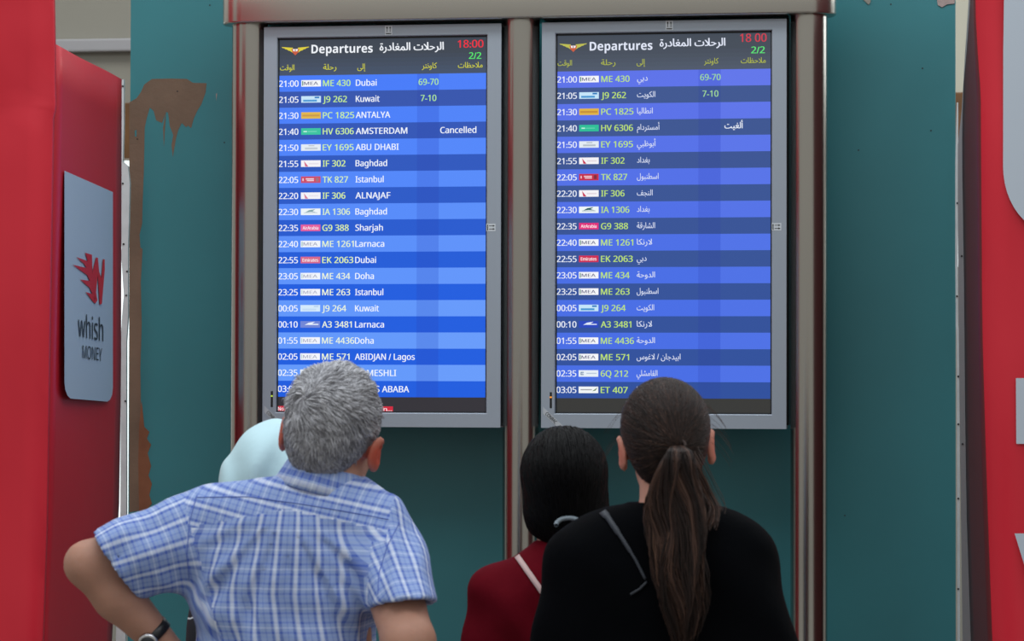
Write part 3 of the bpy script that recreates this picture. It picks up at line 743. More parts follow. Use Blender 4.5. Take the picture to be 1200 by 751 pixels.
def fast_mesh(name, V, Fc, mats, parent, smooth=True, label=None, attr=None, uv=None):
    me = bpy.data.meshes.new(name); n = Fc.shape[1]
    me.vertices.add(len(V)); me.vertices.foreach_set('co', np.ascontiguousarray(V, np.float32).ravel())
    me.loops.add(Fc.size); me.loops.foreach_set('vertex_index', np.ascontiguousarray(Fc, np.int32).ravel())
    me.polygons.add(len(Fc)); me.polygons.foreach_set('loop_start', np.arange(0, Fc.size, n, dtype=np.int32))
    me.update(calc_edges=True)
    if attr is not None:
        a = me.attributes.new('shade', 'FLOAT', 'POINT'); a.data.foreach_set('value', np.ascontiguousarray(attr, np.float32))
    if uv is not None:
        l = me.uv_layers.new(name='weave'); l.data.foreach_set('uv', np.ascontiguousarray(uv, np.float32).ravel())
    return link_mesh(name, me, mats, parent, smooth, label)
def vol_obj(name, vol, mats, parent, relax=0, label=None, uvfn=None, flush=None):
    V, Q = vol.mesh()
    for _ in range(relax): # light Laplacian smoothing
        A = np.zeros_like(V); c = np.zeros(len(V))
        for a, b in ((0, 1), (1, 2), (2, 3), (3, 0)):
            np.add.at(A, Q[:, a], V[Q[:, b]]); np.add.at(A, Q[:, b], V[Q[:, a]]); np.add.at(c, Q[:, a], 1); np.add.at(c, Q[:, b], 1)
        V = V*.5+.5*A/c[:, None]
    uv = uvfn(V, Q) if uvfn else None
    at_ = None
    if flush: # ruddier skin on ears and elbows
        at_ = np.zeros(len(V))
        for c, r in flush: at_ = np.maximum(at_, np.clip(1.6-np.linalg.norm(V-np.array(c), axis=1)/r, 0, 1))
    return fast_mesh(name, V, Q, mats, parent, True, label, uv=uv, attr=at_), V, Q
def rot(roll=0, pitch=0, yaw=0): # degrees: roll clockwise seen from behind, pitch back (face up), yaw left
    return np.array((Matrix.Rotation(math.radians(roll), 3, 'Y') @ Matrix.Rotation(math.radians(pitch), 3, 'X') @ Matrix.Rotation(math.radians(yaw), 3, 'Z')))

def head(vol, C, R, s=1.0, neck=None, neck_r=.056, ears=True, ear_out=.088):
    L = lambda p: C+R@(np.array(p, float)*s)
    E = lambda p, r, k=.02, op='u', R2=None: vol.ell(L(p), np.array(r)*s, R if R2 is None else R@R2, k, op)
    if neck is not None: vol.cone(L((0, -.022, -.02)), neck, neck_r*s, neck_r*s*1.05, .03)
    E((0, -.012, .048), (.076, .096, .083), .02); E((0, .030, -.008), (.062, .068, .082), .03)
    E((0, .040, -.060), (.048, .050, .046), .03); E((0, .080, -.088), (.020, .017, .016), .02)
    vol.cone(L((-.034, .086, .031)), L((.034, .086, .031)), .009*s, .009*s, .02)
    for q in (-1, 1):
        E((.032*q, .104, .010), (.017, .014, .012), .014, 'sub'); E((.032*q, .080, .010), (.016, .012, .012), .004); vol.cone(L((.021*q, .0885, .0170)), L((.043*q, .0865, .0165)), .0048*s, .0044*s, .003); vol.cone(L((.021*q, .0885, .0030)), L((.043*q, .0865, .0035)), .0040*s, .0038*s, .003)
        E((.046*q, .066, -.022), (.020, .018, .016), .02)
        if ears:
            e_ = np.array(Matrix.Rotation(math.radians(-24*q), 3, 'Z') @ Matrix.Rotation(math.radians(-12), 3, 'X'))
            E((ear_out*q, -.012, .004), (.0075, .019, .032), .006, 'u', e_)
            E((ear_out*q-.002*q, -.006, -.022), (.007, .010, .012), .006, 'u', e_)
            E(((ear_out+.009)*q, -.004, .005), (.007, .011, .020), .005, 'sub', e_)
            vol.cone(L((.070*q, .0, 0)), L((ear_out*q-.004*q, -.004, 0)), .013*s, .008*s, .008)
    vol.cone(L((0, .094, .020)), L((0, .114, -.014)), .007*s, .011*s, .010)
    for q in (-1, 1): E((.011*q, .104, -.017), (.009, .009, .007), .006)
    E((0, .090, -.046), (.024, .010, .006), .006); E((0, .089, -.057), (.021, .010, .007), .005)
def hand(vol, wrist, knuckle_dir, palm_n, thumb_dir, s=1.0, curl=22):
    """palm and five unequal fingers that bend towards palm_n"""
    w_ = np.array(wrist, float); d = np.array(knuckle_dir, float); d /= np.linalg.norm(d)
    n = np.array(palm_n, float); n -= d*(n@d); n /= np.linalg.norm(n); t = np.array(thumb_dir, float); t -= d*(t@d)+n*(t@n); t /= np.linalg.norm(t)
    for i, (off, ln, r) in enumerate([(.031, .070, .0088), (.0105, .078, .0090), (-.0105, .073, .0086), (-.030, .058, .0076)]):
        k0 = w_+d*(.088-.006*abs(i-1))*s+t*off*s
        vol.cone(w_+t*off*.55*s+d*.012, k0, .016*s, .0125*s, .014)
        p = k0; dd = d.copy()
        for seg, frac in enumerate((.44, .30, .26)):
            a = math.radians(curl+seg*10); dd = dd*math.cos(a)+np.cross(np.cross(dd, n), dd)*math.sin(a); dd /= np.linalg.norm(dd)
            q = p+dd*ln*frac*s; vol.cone(p, q, r*s*(1-.06*seg), r*s*(.94-.06*seg), .003); p = q
    a = w_+d*.022*s+t*.024*s; b = a+(d*.55+t*.75+n*.25)*.042*s; c = b+(d*.85+t*.35+n*.35)*.030*s; e_ = c+(d*.95+n*.4)*.024*s
    vol.cone(a, b, .0155*s, .012*s, .010); vol.cone(b, c, .011*s, .0098*s, .003); vol.cone(c, e_, .0098*s, .008*s, .003)
def strands(name, paths, rad, shade, m, parent, label=None):
    """tapered three-sided hairs: paths (N,S,3), rad (S,), shade (N,)"""
    N, S, _ = paths.shape
    T = np.gradient(paths, axis=1); T /= np.linalg.norm(T, axis=2, keepdims=True)+1e-9
    ref = RNG.normal(size=(N, 1, 3)); A = np.cross(T, ref); A /= np.linalg.norm(A, axis=2, keepdims=True)+1e-9; B = np.cross(T, A)
    V = np.zeros((N, S, 3, 3))
    for j in range(3):
        t = 2*PI*j/3; V[:, :, j] = paths+(A*math.cos(t)+B*math.sin(t))*np.array(rad)[None, :, None]
    base = (np.arange(N)*S*3)[:, None, None]+(np.arange(S-1)*3)[None, :, None]; j = np.arange(3)[None, None, :]; j2 = (j+1) % 3
    Q = np.stack([base+j, base+j2, base+3+j2, base+3+j], -1).reshape(-1, 4)
    return V.reshape(-1, 3), Q, np.repeat(shade, S*3)
def merge_hair(name, parts, m, parent, label=None):
    V, Q, A, o = [], [], [], 0
    for v, q, a in parts: V.append(v); Q.append(q+o); A.append(a); o += len(v)
    return fast_mesh(name, np.concatenate(V), np.concatenate(Q), m, parent, True, label, attr=np.concatenate(A))
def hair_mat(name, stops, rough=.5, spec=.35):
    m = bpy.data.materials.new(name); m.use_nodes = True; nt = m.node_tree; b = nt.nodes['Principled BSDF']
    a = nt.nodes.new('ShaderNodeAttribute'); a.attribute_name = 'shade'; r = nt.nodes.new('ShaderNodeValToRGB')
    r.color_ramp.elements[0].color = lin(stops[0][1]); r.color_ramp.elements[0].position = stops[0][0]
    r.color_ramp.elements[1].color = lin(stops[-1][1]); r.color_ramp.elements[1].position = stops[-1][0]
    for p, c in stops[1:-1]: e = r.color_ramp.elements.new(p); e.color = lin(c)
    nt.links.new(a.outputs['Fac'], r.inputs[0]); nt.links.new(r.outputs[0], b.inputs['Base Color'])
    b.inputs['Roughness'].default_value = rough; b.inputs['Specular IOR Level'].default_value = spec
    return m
def skin_mat(name, col, red):
    m = mat(name, col, .55, spec=.35, noise=.07, nscale=22, bump=.05, bscale=120)
    nt = m.node_tree; b = nt.nodes['Principled BSDF']; src = b.inputs['Base Color'].links[0].from_socket
    a = nt.nodes.new('ShaderNodeAttribute'); a.attribute_name = 'shade'; mx = nt.nodes.new('ShaderNodeMix'); mx.data_type = 'RGBA'
    nt.links.new(a.outputs['Fac'], mx.inputs[0]); nt.links.new(src, mx.inputs[6]); mx.inputs[7].default_value = lin(red); nt.links.new(mx.outputs[2], b.inputs['Base Color'])
    b.inputs['Subsurface Weight'].default_value = .12; b.inputs['Subsurface Radius'].default_value = (.012, .004, .002); b.inputs['Subsurface Scale'].default_value = .6
    return m
def cloth_mat(name, col, rough=.85, noise=.05, bump=.25, bscale=14, sheen=0):
    m = mat(name, col, rough, spec=.2, noise=noise, nscale=30, bump=bump, bscale=bscale)
    m.node_tree.nodes['Principled BSDF'].inputs['Sheen Weight'].default_value = sheen
    return m
def plaid_mat():
    m = bpy.data.materials.new('blue_plaid_cotton'); m.use_nodes = True; nt = m.node_tree; nd = nt.nodes; ln = nt.links; b = nd['Principled BSDF']
    uv = nd.new('ShaderNodeUVMap'); uv.uv_map = 'weave'; sp = nd.new('ShaderNodeSeparateXYZ'); ln.new(uv.outputs[0], sp.inputs[0])
    cols = []
    for ax_, per, ph in ((0, .0385, .1), (1, .0350, .3)):
        d = nd.new('ShaderNodeMath'); d.operation = 'MULTIPLY_ADD'; d.inputs[1].default_value = 1/per; d.inputs[2].default_value = ph; ln.new(sp.outputs[ax_], d.inputs[0])
        fr = nd.new('ShaderNodeMath'); fr.operation = 'FRACT'; ln.new(d.outputs[0], fr.inputs[0])
        r = nd.new('ShaderNodeValToRGB'); r.color_ramp.interpolation = 'CONSTANT'
        base, blue, white, pale = (148, 168, 212), (72, 96, 176), (222, 228, 242), (164, 182, 222)
        st = [(0, blue), (.12, pale), (.17, white), (.31, pale), (.36, blue), (.50, base), (.72, (112, 136, 200)), (.78, base)] if ax_ == 0 else [(0, (84, 112, 198)), (.10, base), (.26, (206, 218, 242)), (.34, base), (.52, (84, 112, 198)), (.62, base), (.80, (124, 152, 216)), (.85, base)]
        r.color_ramp.elements[0].color = lin(st[0][1]); r.color_ramp.elements[0].position = 0
        r.color_ramp.elements[1].color = lin(st[-1][1]); r.color_ramp.elements[1].position = st[-1][0]
        for p, c in st[1:-1]: e = r.color_ramp.elements.new(p); e.color = lin(c)
        ln.new(fr.outputs[0], r.inputs[0]); cols.append(r.outputs[0])
    mx = nd.new('ShaderNodeMix'); mx.data_type = 'RGBA'; mx.inputs[0].default_value = .44
    ln.new(cols[0], mx.inputs[6]); ln.new(cols[1], mx.inputs[7]); ln.new(mx.outputs[2], b.inputs['Base Color'])
    b.inputs['Roughness'].default_value = .85; b.inputs['Specular IOR Level'].default_value = .2
    t = nd.new('ShaderNodeTexCoord'); n2 = nd.new('ShaderNodeTexNoise'); n2.inputs['Scale'].default_value = 16; n2.inputs['Detail'].default_value = 3
    bp = nd.new('ShaderNodeBump'); bp.inputs['Strength'].default_value = .5; bp.inputs['Distance'].default_value = .012
    ln.new(t.outputs['Object'], n2.inputs[0]); ln.new(n2.outputs[0], bp.inputs['Height']); ln.new(bp.outputs[0], b.inputs['Normal'])
    return m
def ramp_pattern_mat(name, dark, light):
    m = bpy.data.materials.new(name); m.use_nodes = True; nt = m.node_tree; nd = nt.nodes; b = nd['Principled BSDF']
    t = nd.new('ShaderNodeTexCoord'); n = nd.new('ShaderNodeTexVoronoi'); n.feature = 'DISTANCE_TO_EDGE'; n.inputs['Scale'].default_value = 9
    ns = nd.new('ShaderNodeTexNoise'); ns.inputs['Scale'].default_value = 12; mxv = nd.new('ShaderNodeMix'); mxv.data_type = 'VECTOR'; mxv.inputs[0].default_value = .06
    nt.links.new(t.outputs['Object'], ns.inputs[0]); nt.links.new(t.outputs['Object'], mxv.inputs[4]); nt.links.new(ns.outputs['Color'], mxv.inputs[5]); nt.links.new(mxv.outputs[1], n.inputs['Vector'])
    r = nd.new('ShaderNodeValToRGB'); r.color_ramp.interpolation = 'CONSTANT'
    r.color_ramp.elements[0].color = lin(light); r.color_ramp.elements[1].color = lin(dark); r.color_ramp.elements[1].position = .014
    nt.links.new(n.outputs['Distance'], r.inputs[0]); nt.links.new(r.outputs[0], b.inputs['Base Color']); b.inputs['Roughness'].default_value = .8
    return m
def A3(px, py, Y): return np.array(at(px, py, Y))
def prow(py, xl, xr, Y, dep, cyo=0.0): # a torso slice from its photo silhouette
    a, b = A3(xl, py, Y), A3(xr, py, Y); return (a[2], (a[0]+b[0])/2, Y+cyo, (b[0]-a[0])/2, dep)
def eyes(C, R, parent, iris, s=.95):
    for q in (-1, 1):
        bm = bmesh.new(); bmesh.ops.create_uvsphere(bm, u_segments=16, v_segments=10, radius=.0116*s)
        for f in bm.faces: f.material_index = 1 if f.calc_center_median().y > .0092*s else 0
        c = C+R@(np.array((.0305*q, .0822, .0098))*s); bmesh.ops.rotate(bm, verts=bm.verts, matrix=Matrix(R.tolist())); bmesh.ops.translate(bm, verts=bm.verts, vec=c)
        obj('eye', bm, [M['eyewhite'], iris], parent, True)
def shoe(name, x, y, m, parent, s=1.0, yaw=0):
    v = Vol(axis(x-.09, x+.09, .008), axis(y-.14, y+.22, .008), axis(-.012, .14, .007))
    Rm = rot(0, 0, yaw)
    o = np.array((x, y, 0.)); L = lambda p: o+Rm@(np.array(p)*s)
    v.ell(L((0, .10, .032)), np.array((.046, .095, .040))*s, Rm, .02); v.ell(L((0, -.02, .038)), np.array((.036, .065, .048))*s, Rm, .03); v.cone(L((0, -.025, .05)), L((0, -.035, .095)), .040*s, .042*s, .02)
    v.plane((x, y, .002), (0, 0, -1), (x-.2, y-.3, -.05), (x+.2, y+.4, .2))
    return vol_obj(name, v, m, parent)[0]
def surf_hit(bvh, px, py, off=.003):
    o = CAMP; d = (at(px, py, 0)-o).normalized(); h = bvh.ray_cast(o, d)
    return (h[0]+h[1]*off) if h[0] else None
def ribbon(name, pts, width, thick, m, parent, nrm=None, label=None):
    """a flat strap through pts; nrm gives the outward direction at each point"""
    pts = [Vector(p) for p in pts]; bm = bmesh.new(); R_ = []
    for i, p in enumerate(pts):
        d = (pts[min(i+1, len(pts)-1)]-pts[max(i-1, 0)]).normalized(); n = nrm[i]; s = d.cross(n).normalized()*(width[i] if isinstance(width, list) else width)*.5; n = n.normalized()*thick
        R_.append([bm.verts.new(q) for q in (p-s, p+s, p+s+n, p-s+n)])
    for a, b in zip(R_, R_[1:]):
        for k in range(4): bm.faces.new([a[k], a[(k+1) % 4], b[(k+1) % 4], b[k]])
    bm.faces.new(R_[0]); bm.faces.new(R_[-1][::-1]); bmesh.ops.recalc_face_normals(bm, faces=bm.faces)
    return obj(name, bm, m, parent, True, label)
def bvh_of(V, Q): return BVHTree.FromPolygons([tuple(p) for p in V.tolist()], [tuple(q) for q in Q.tolist()])
def sample_mesh(V, Q, n, keep=None):
    c = V[Q].mean(1); a = np.linalg.norm(np.cross(V[Q[:, 2]]-V[Q[:, 0]], V[Q[:, 3]]-V[Q[:, 1]]), axis=1)
    nr = np.cross(V[Q[:, 2]]-V[Q[:, 0]], V[Q[:, 3]]-V[Q[:, 1]]); nr /= np.linalg.norm(nr, axis=1, keepdims=True)+1e-12
    if keep is not None: a = a*keep(c)
    i = RNG.choice(len(Q), n, p=a/a.sum()); u = RNG.random((n, 2)); v = V[Q[i]]
    p = (v[:, 0]*(1-u[:, :1])+v[:, 1]*u[:, :1])*(1-u[:, 1:])+(v[:, 3]*(1-u[:, :1])+v[:, 2]*u[:, :1])*u[:, 1:]
    return p, nr[i]
def lower_body(P, x, y, zhip, halfhip, mt, ms, trouser_name='trousers', feet=(.10, .10), parent=None, skirt=False, ztop=None):
    """trousers (or a long skirt) and shoes; returns leg joints for the skin under them"""
    ztop = ztop or zhip+.10
    zk, za = .47*zhip/.86, .085
    hips = [np.array((x+q*halfhip*.5, y, zhip-.04)) for q in (-1, 1)]
    kn = [np.array((x+q*(halfhip*.52+f*.15), y+.01, zk)) for q, f in zip((-1, 1), feet)]; an = [np.array((x+q*f, y-.02, za)) for q, f in zip((-1, 1), feet)]
    v = Vol(axis(x-.32, x+.32, .013), axis(y-.25, y+.25, .013), axis(.0, ztop+.05, .015))
    if skirt:
        v.loft([(ztop, x, y, halfhip*.92, .115), (zhip, x, y, halfhip*1.05, .13), (.5, x, y, halfhip*1.15, .16), (.10, x, y, halfhip*1.3, .19)], n=2.1)
    else:
        v.ell((x, y-.005, zhip), (halfhip, .125, .13), k=.04)
        v.loft([(ztop, x, y, halfhip*.95, .112), (zhip, x, y-.005, halfhip, .125)], n=2.2)
        for h, k_, a in zip(hips, kn, an): v.cone(h, k_, .098, .072, .03); v.cone(k_, a+np.array((0, 0, -.03)), .072, .060, .03)
        v.plane((x, y, .05), (0, 0, -1), (x-.5, y-.5, -.1), (x+.5, y+.5, .14))
    v.plane((x, y, ztop), (0, 0, 1), (x-.5, y-.5, ztop-.05), (x+.5, y+.5, ztop+.2))
    vol_obj(trouser_name, v, mt, parent)
    for q, a in zip((-1, 1), an): shoe('shoe', a[0], a[1]+.02, ms, parent, yaw=-8*q)
    return hips, kn, an
def legs_skin(v, hips, kn, an, pelvis, hw):
    v.ell(pelvis, (hw*.9, .10, .11), k=.03)
    for h, k_, a in zip(hips, kn, an):
        v.cone(h, k_, .078, .050, .04); v.cone(k_, k_*.45+a*.55+np.array((0, -.012, 0)), .050, .050, .03); v.cone(k_*.5+a*.5+np.array((0, -.012, 0)), a, .050, .032, .03)
        v.cone(a, a+np.array((0, .14, -.045)), .032, .020, .02)
M['eyewhite'] = mat('eye_white', (225, 222, 216), .2); M['iris'] = mat('brown_iris', (60, 38, 24), .2)
def cap_vol(C, R, infl=.013, ear=1.0, nape=-.05, step=.0045, front=.068, lumps=(), s=1.0):
    v = Vol(axis(C[0]-.17, C[0]+.17, step), axis(C[1]-.19, C[1]+.19, step), axis(C[2]-.20, C[2]+.19, step))
    L = lambda p: C+R@(np.array(p, float)*s)
    v.ell(L((0, -.012, .048)), (.076*s+infl, .096*s+infl, .083*s+infl), R, 0)
    v.ell(L((0, -.050, .000)), (.058*s+infl*.6, .050*s+infl*.5, .065*s+infl*.3), R, .03)
    for c, r in lumps: v.ell(L(c), r, R, .02)
    lo, hi = C-.2, C+.2
    v.plane(L((0, -.05, nape)), R@np.array((0, .25, -1.)), lo, hi, .008)
    v.plane(L((0, front, .07)), R@np.array((0, 1, -.45)), lo, hi, .01)
    for q in (-1, 1): v.ell(L((.088*q, .028, -.030)), np.array((.034, .052, .050))*ear, R, .006, 'sub')
    return v
def local(C, R, p): return (p-C)@R   # world -> head frame
def grow_paths(p, d, n, length, S, lift):
    """short hairs: start on the skin at p, run along d, lifting a little then lying back"""
    t = np.linspace(0, 1, S)[None, :, None]; ln = length[:, None, None]
    return p[:, None]+d[:, None]*t*ln+n[:, None]*(lift*np.sin(t*PI*.8))+RNG.normal(size=(len(p), 1, 3))*t*ln*.12
GROUP = 'travellers looking up at the departure boards'

# ============ the grey-haired man in a plaid shirt, hands on his hips
def man():
    Y = -2.40
    base = A3(345, 751, Y); bx = base[0]
    P = new_empty('person', (bx, Y, 0), 'person with short grey hair in blue plaid shirt, elbows out, back to us', 'person', GROUP)
    R = rot(10.5, 7, -9); C = A3(388.5, 520, Y+.005)
    hips, kn, an = lower_body(P, bx, Y, .86, .165, M['navy'], M['blackleather'], parent=P, feet=(.13, .11))
    shL, elL, wrL = A3(262, 612, Y), A3(103, 661, Y-.10), A3(196, 760, Y-.03)
    shR, elR, wrR = A3(447, 642, Y-.02), A3(479, 752, Y-.19), A3(455, 815, Y-.02)
    body_rows = [prow(560, 340, 420, Y, .055), prow(572, 275, 440, Y, .075), prow(600, 230, 462, Y, .10), prow(640, 226, 458, Y, .112), prow(690, 230, 442, Y, .118), prow(751, 240, 440, Y, .12),
                 (1.02, bx, Y, .155, .12), (.90, bx, Y, .16, .12)]
    v = Vol(axis(.10, 1.02, .009, [(C[0]-.12, C[0]+.12, .0042), (wrL[0]-.03, wrL[0]+.14, .0045)]), axis(Y-.32, Y+.24, .009, [(C[1]-.13, C[1]+.14, .0045)]),
            axis(-.02, C[2]+.17, .011, [(1.03, 1.24, .005), (C[2]-.16, C[2]+.17, .0042)]))
    v.loft(body_rows, grow=-.010); legs_skin(v, hips, kn, an, (bx, Y, .90), .16)
    head(v, C, R, 1.0, A3(385, 590, Y-.005), .060, True, .094)
    v.cone(shL, elL, .052, .042, .02); m_ = (elL*.62+wrL*.38); v.cone(elL, m_, .040, .044, .015); v.cone(m_, wrL, .044, .028, .015)
    v.cone(shR, elR, .055, .046, .02); m_ = (elR*.62+wrR*.38); v.cone(elR, m_, .046, .043, .015); v.cone(m_, wrR, .043, .028, .015)
    hand(v, wrL, (.82, .28, -.62), (.55, .2, .8), (.25, -.9, -.1), 1.0, 24)
    hand(v, wrR, (-.55, .45, -.72), (-.75, .1, .5), (-.1, -.9, -.2), 1.0, 24)
    E1 = [(C+R@np.array((q*.094, -.01, .0)), .026) for q in (-1, 1)]+[(elL, .022)]
    vol_obj('body', v, M['skin_man'], P, flush=E1+[(C+R@np.array((k*.010, .094, -.052)), .0055) for k in (-1, 0, 1)])
    eyes(C, R, P, M['iris'], 1.0)
    # shirt
    s = Vol(axis(.14, 1.02, .0065), axis(Y-.27, Y+.17, .008), axis(.84, 1.62, .0065))
    rows = [prow(556, 330, 428, Y, .060), prow(565, 268, 442, Y, .078), prow(577, 236, 455, Y, .092), prow(600, 222, 467, Y, .110), prow(640, 218, 464, Y, .122), prow(690, 221, 452, Y, .128), prow(751, 235, 448, Y, .130),
            (1.05, bx, Y, .172, .135), (.86, bx, Y, .182, .14)]
    s.loft(rows, n=2.4)
    cL = A3(118, 664, Y-.10); a = A3(252, 622, Y)
    s.cone(a, cL, .085, .073, .030)
    nL = np.array((-.80, -.15, -.55)); pL = a+(cL-a)*.88
    aR = A3(446, 643, Y-.02); cR = A3(478, 722, Y-.165)
    s.cone(aR, cR, .080, .060, .035)
    pR = aR+(cR-aR)*.84; nR = np.array((.12, -.16, -1.))
    X, Yg, Z = s.ax[0][:, None, None], s.ax[1][None, :, None], s.ax[2][None, None, :]
    c0 = A3(350, 592, Y)
    ang = np.arctan2(X-c0[0], np.maximum(c0[2]-Z, .004)); below = np.clip((c0[2]-Z)/.12, 0, 1)*np.clip(1.25-(c0[2]-Z)/.5, .35, 1)
    inner = np.clip((.17-np.abs(X-bx-.0))/.05, 0, 1)
    s.F += (np.where(Yg < Y, 1, .3)*inner*below*(.0052*np.sin(ang*17+.6+np.sin(Z*22)*.5)+.0030*np.sin(ang*31+X*9))).astype(np.float32)
    # drag lines from the raised left arm and creases in the sleeves
    dl = np.clip((A3(235, 600, Y)[0]-X)/.05, 0, 1); s.F += (dl*(.0030*np.sin((Z*.85-X*.45)*95+np.sin(X*30)*.8)+.0022*np.sin((X*.8+Z*.7)*70))).astype(np.float32)
    dr = np.clip((X-A3(448, 600, Y)[0])/.03, 0, 1); s.F += (dr*(.0026*np.sin(X*140+Z*34)+.0022*np.sin(Z*80+X*25))).astype(np.float32)
    s.F += (.0026*np.sin(X*38+Z*22)*np.sin(Z*45-X*16)+.0018*np.sin(Z*70+X*50+np.sin(X*33)*1.5)*np.clip((1.33-Z)/.1, 0, 1)).astype(np.float32)
    s.plane(pL, nL, (pL[0]-.25, Y-.4, pL[2]-.25), (a[0]-.06, Y+.3, pL[2]+.2), .003)
    ax_ = (cL-a)/np.linalg.norm(cL-a); s.cone(pL-ax_*.020, pL+ax_*.06, .058, .061, .002, 'sub')
    s.plane(pR, nR, (A3(452, 700, Y)[0], Y-.4, pR[2]-.2), (pR[0]+.2, Y+.3, pR[2]+.06), .003)
    axr = (cR-aR)/np.linalg.norm(cR-aR); s.cone(pR-axr*.010, pR+axr*.06, .045, .046, .002, 'sub')
    zy = A3(0, 590, Y)[2]
    def uvf(V, Q):
        c = V[Q].mean(1); uv = np.zeros((len(Q), 4, 2)); vq = V[Q]
        armL = ((c-(a+np.array((-.005, 0, 0))))@np.array((-.95, 0, -.30))) > .012
        armR = (((c[:, 0] > A3(452, 600, Y)[0]) & (c[:, 2] < A3(0, 625, Y)[2])) | (c[:, 0] > A3(466, 600, Y)[0])) & (c[:, 2] > A3(0, 735, Y)[2])
        z, cx = np.array([r[0] for r in rows])[::-1], np.array([r[1] for r in rows])[::-1]; wz = np.array([r[3] for r in rows])[::-1]
        cxs = np.interp(vq[..., 2], z, cx); th = np.arctan2(vq[..., 0]-cxs, -(vq[..., 1]-Y)*1.35)
        uv[..., 0] = np.interp(vq[..., 2], [.9, 1.3, 1.5], [.165, .172, .172])*th+vq[..., 2]*.03; uv[..., 1] = vq[..., 2]
        front = np.abs(th).max(1) > 2.8; uv[front, :, 0] = vq[front][..., 0]
        yoke = (c[:, 2] > zy-.02*np.abs(c[:, 0]-c0[0])/.1)
        uv[yoke, :, 0] = vq[yoke][..., 2]*1.1+.25*(vq[yoke][..., 0]-c0[0]); uv[yoke, :, 1] = vq[yoke][..., 0]*1.0-.25*vq[yoke][..., 2]
        for m, o, e_ in ((armL, a, cL), (armR, aR, cR)):
            d = (e_-o)/np.linalg.norm(e_-o); r0 = np.cross(d, (0, 1, 0)); r0 /= np.linalg.norm(r0); r1 = np.cross(d, r0)
            w_ = vq[m]-o; uv[m, :, 1] = w_@d
            t_ = np.arctan2(w_@r0, -(w_@r1)*np.sign((np.array((0, -1., 0))@r1))*-1)
            t_ = np.where(np.ptp(t_, axis=1, keepdims=True) > 3, np.abs(t_), t_); uv[m, :, 0] = t_*.078
        return uv
    sh, V, Q = vol_obj('shirt', s, M['plaid'], P, relax=1, uvfn=uvf)
    # collar: a stand with a fold turned down outside it
    Rc = rot(15, -6, 0); cc = A3(380, 561, Y+.0)
    prof = [(.066, -.022), (.064, .012), (.0665, .021), (.0700, .0225), (.0745, .018), (.083, -.008), (.0905, -.030), (.0865, -.031), (.079, -.012), (.071, .006)]
    v2, f2, uvs = [], [], []; n = 60
    for i in range(n+1):
        th = PI*.5+.22+(2*PI-.44)*i/n     # opening at the front
        ex = 1+.10*max(0, math.cos(th-PI*.5))
        for j, (r, h) in enumerate(prof):
            p = np.array((r*math.cos(th)*1.0*ex, r*math.sin(th)*1.02, h+.012*max(0, -math.sin(th))*0)); v2.append(tuple(cc+Rc@p))
    m_ = len(prof)
    for i in range(n):
        for j in range(m_): f2.append((i*m_+j, (i+1)*m_+j, (i+1)*m_+(j+1) % m_, i*m_+(j+1) % m_))
    Vc, Fc = np.array(v2), np.array(f2)
    th = np.repeat(np.arange(n)/n*2*PI, m_); uvc = np.zeros((len(Fc), 4, 2))
    for q, (di, dj) in enumerate(((0, 0), (1, 0), (1, 1), (0, 1))):
        ii = np.repeat(np.arange(n), m_)+di; jj = np.tile(np.arange(m_), n)+dj
        uvc[:, q, 0] = jj*.011+.06; uvc[:, q, 1] = ii/n*2*PI*.078
    fast_mesh('collar', Vc, Fc, M['plaid'], sh, True, uv=uvc)
    # seams
    bv = bvh_of(V, Q)
    def seam(pts, nm='seam'):
        h = []
        for (x0, y0), (x1, y1) in zip(pts, pts[1:]):
            for t in np.linspace(0, 1, 9)[:-1]:
                q = surf_hit(bv, x0+(x1-x0)*t, y0+(y1-y0)*t, .0008)
                if q: h.append(q)
        if len(h) > 2: bm = bmesh.new(); tube(bm, h, .0008, 5); obj(nm, bm, M['seamblue'], sh)
    seam([(229, 583), (290, 582), (350, 590), (410, 600), (462, 610)]); seam([(231, 580), (222, 612), (219, 650), (222, 682)]); seam([(468, 612), (454, 640), (444, 672), (443, 700)])
    # belt
    v = Vol(axis(bx-.24, bx+.24, .01), axis(Y-.2, Y+.2, .01), axis(.80, 1.0, .006))
    # wristwatch
    d = (wrL-elL)/np.linalg.norm(wrL-elL); w0 = wrL-d*.040
    bm = bmesh.new(); n = 28; r0 = np.cross(d, (0, 1, 0)); r0 /= np.linalg.norm(r0); r1 = np.cross(d, r0)
    prof = [(.0325, -.009), (.0355, -.009), (.0355, .009), (.0325, .009)]; rings = []
    for i in range(n):
        th = 2*PI*i/n; u = r0*math.cos(th)+r1*math.sin(th); rings.append([bm.verts.new(tuple(w0+u*r+d*h)) for r, h in prof])
    for i in range(n):
        for j in range(4): bm.faces.new([rings[i][j], rings[(i+1) % n][j], rings[(i+1) % n][(j+1) % 4], rings[i][(j+1) % 4]])
    wt = obj('wristwatch', bm, M['blackleather'], P, True)
    bm = bmesh.new(); u = -r0*.3+np.array((-.0, -1., .2)); u -= d*(u@d); u /= np.linalg.norm(u)
    c_ = Vector(w0+u*.035); tube(bm, [c_, c_+Vector(u)*.006, c_+Vector(u)*.0085], [.0185, .0185, .015], 24); obj('watch_case', bm, M['chrome'], wt, True)
    bm = bmesh.new(); c_ = Vector(w0+u*.0436); tube(bm, [c_, c_+Vector(u)*.0006], .014, 24); obj('watch_dial', bm, M['darkgap'], wt, True)
    # hair: a close cap and some eleven thousand short strands swirling from the crown
    cv = cap_vol(C, R, .005, 1.12, -.040, lumps=[((.0, -.02, .075), (.074, .085, .072))]); Vh, Qh = cv.mesh(); 
    capp = (Vh, Qh, np.full(len(Vh), .42))
    p, nr = sample_mesh(Vh, Qh, 12000); l = local(C, R, p)
    keep = (l[:, 1] < .075) & (l[:, 2] > -.062); p, nr, l = p[keep], nr[keep], l[keep]
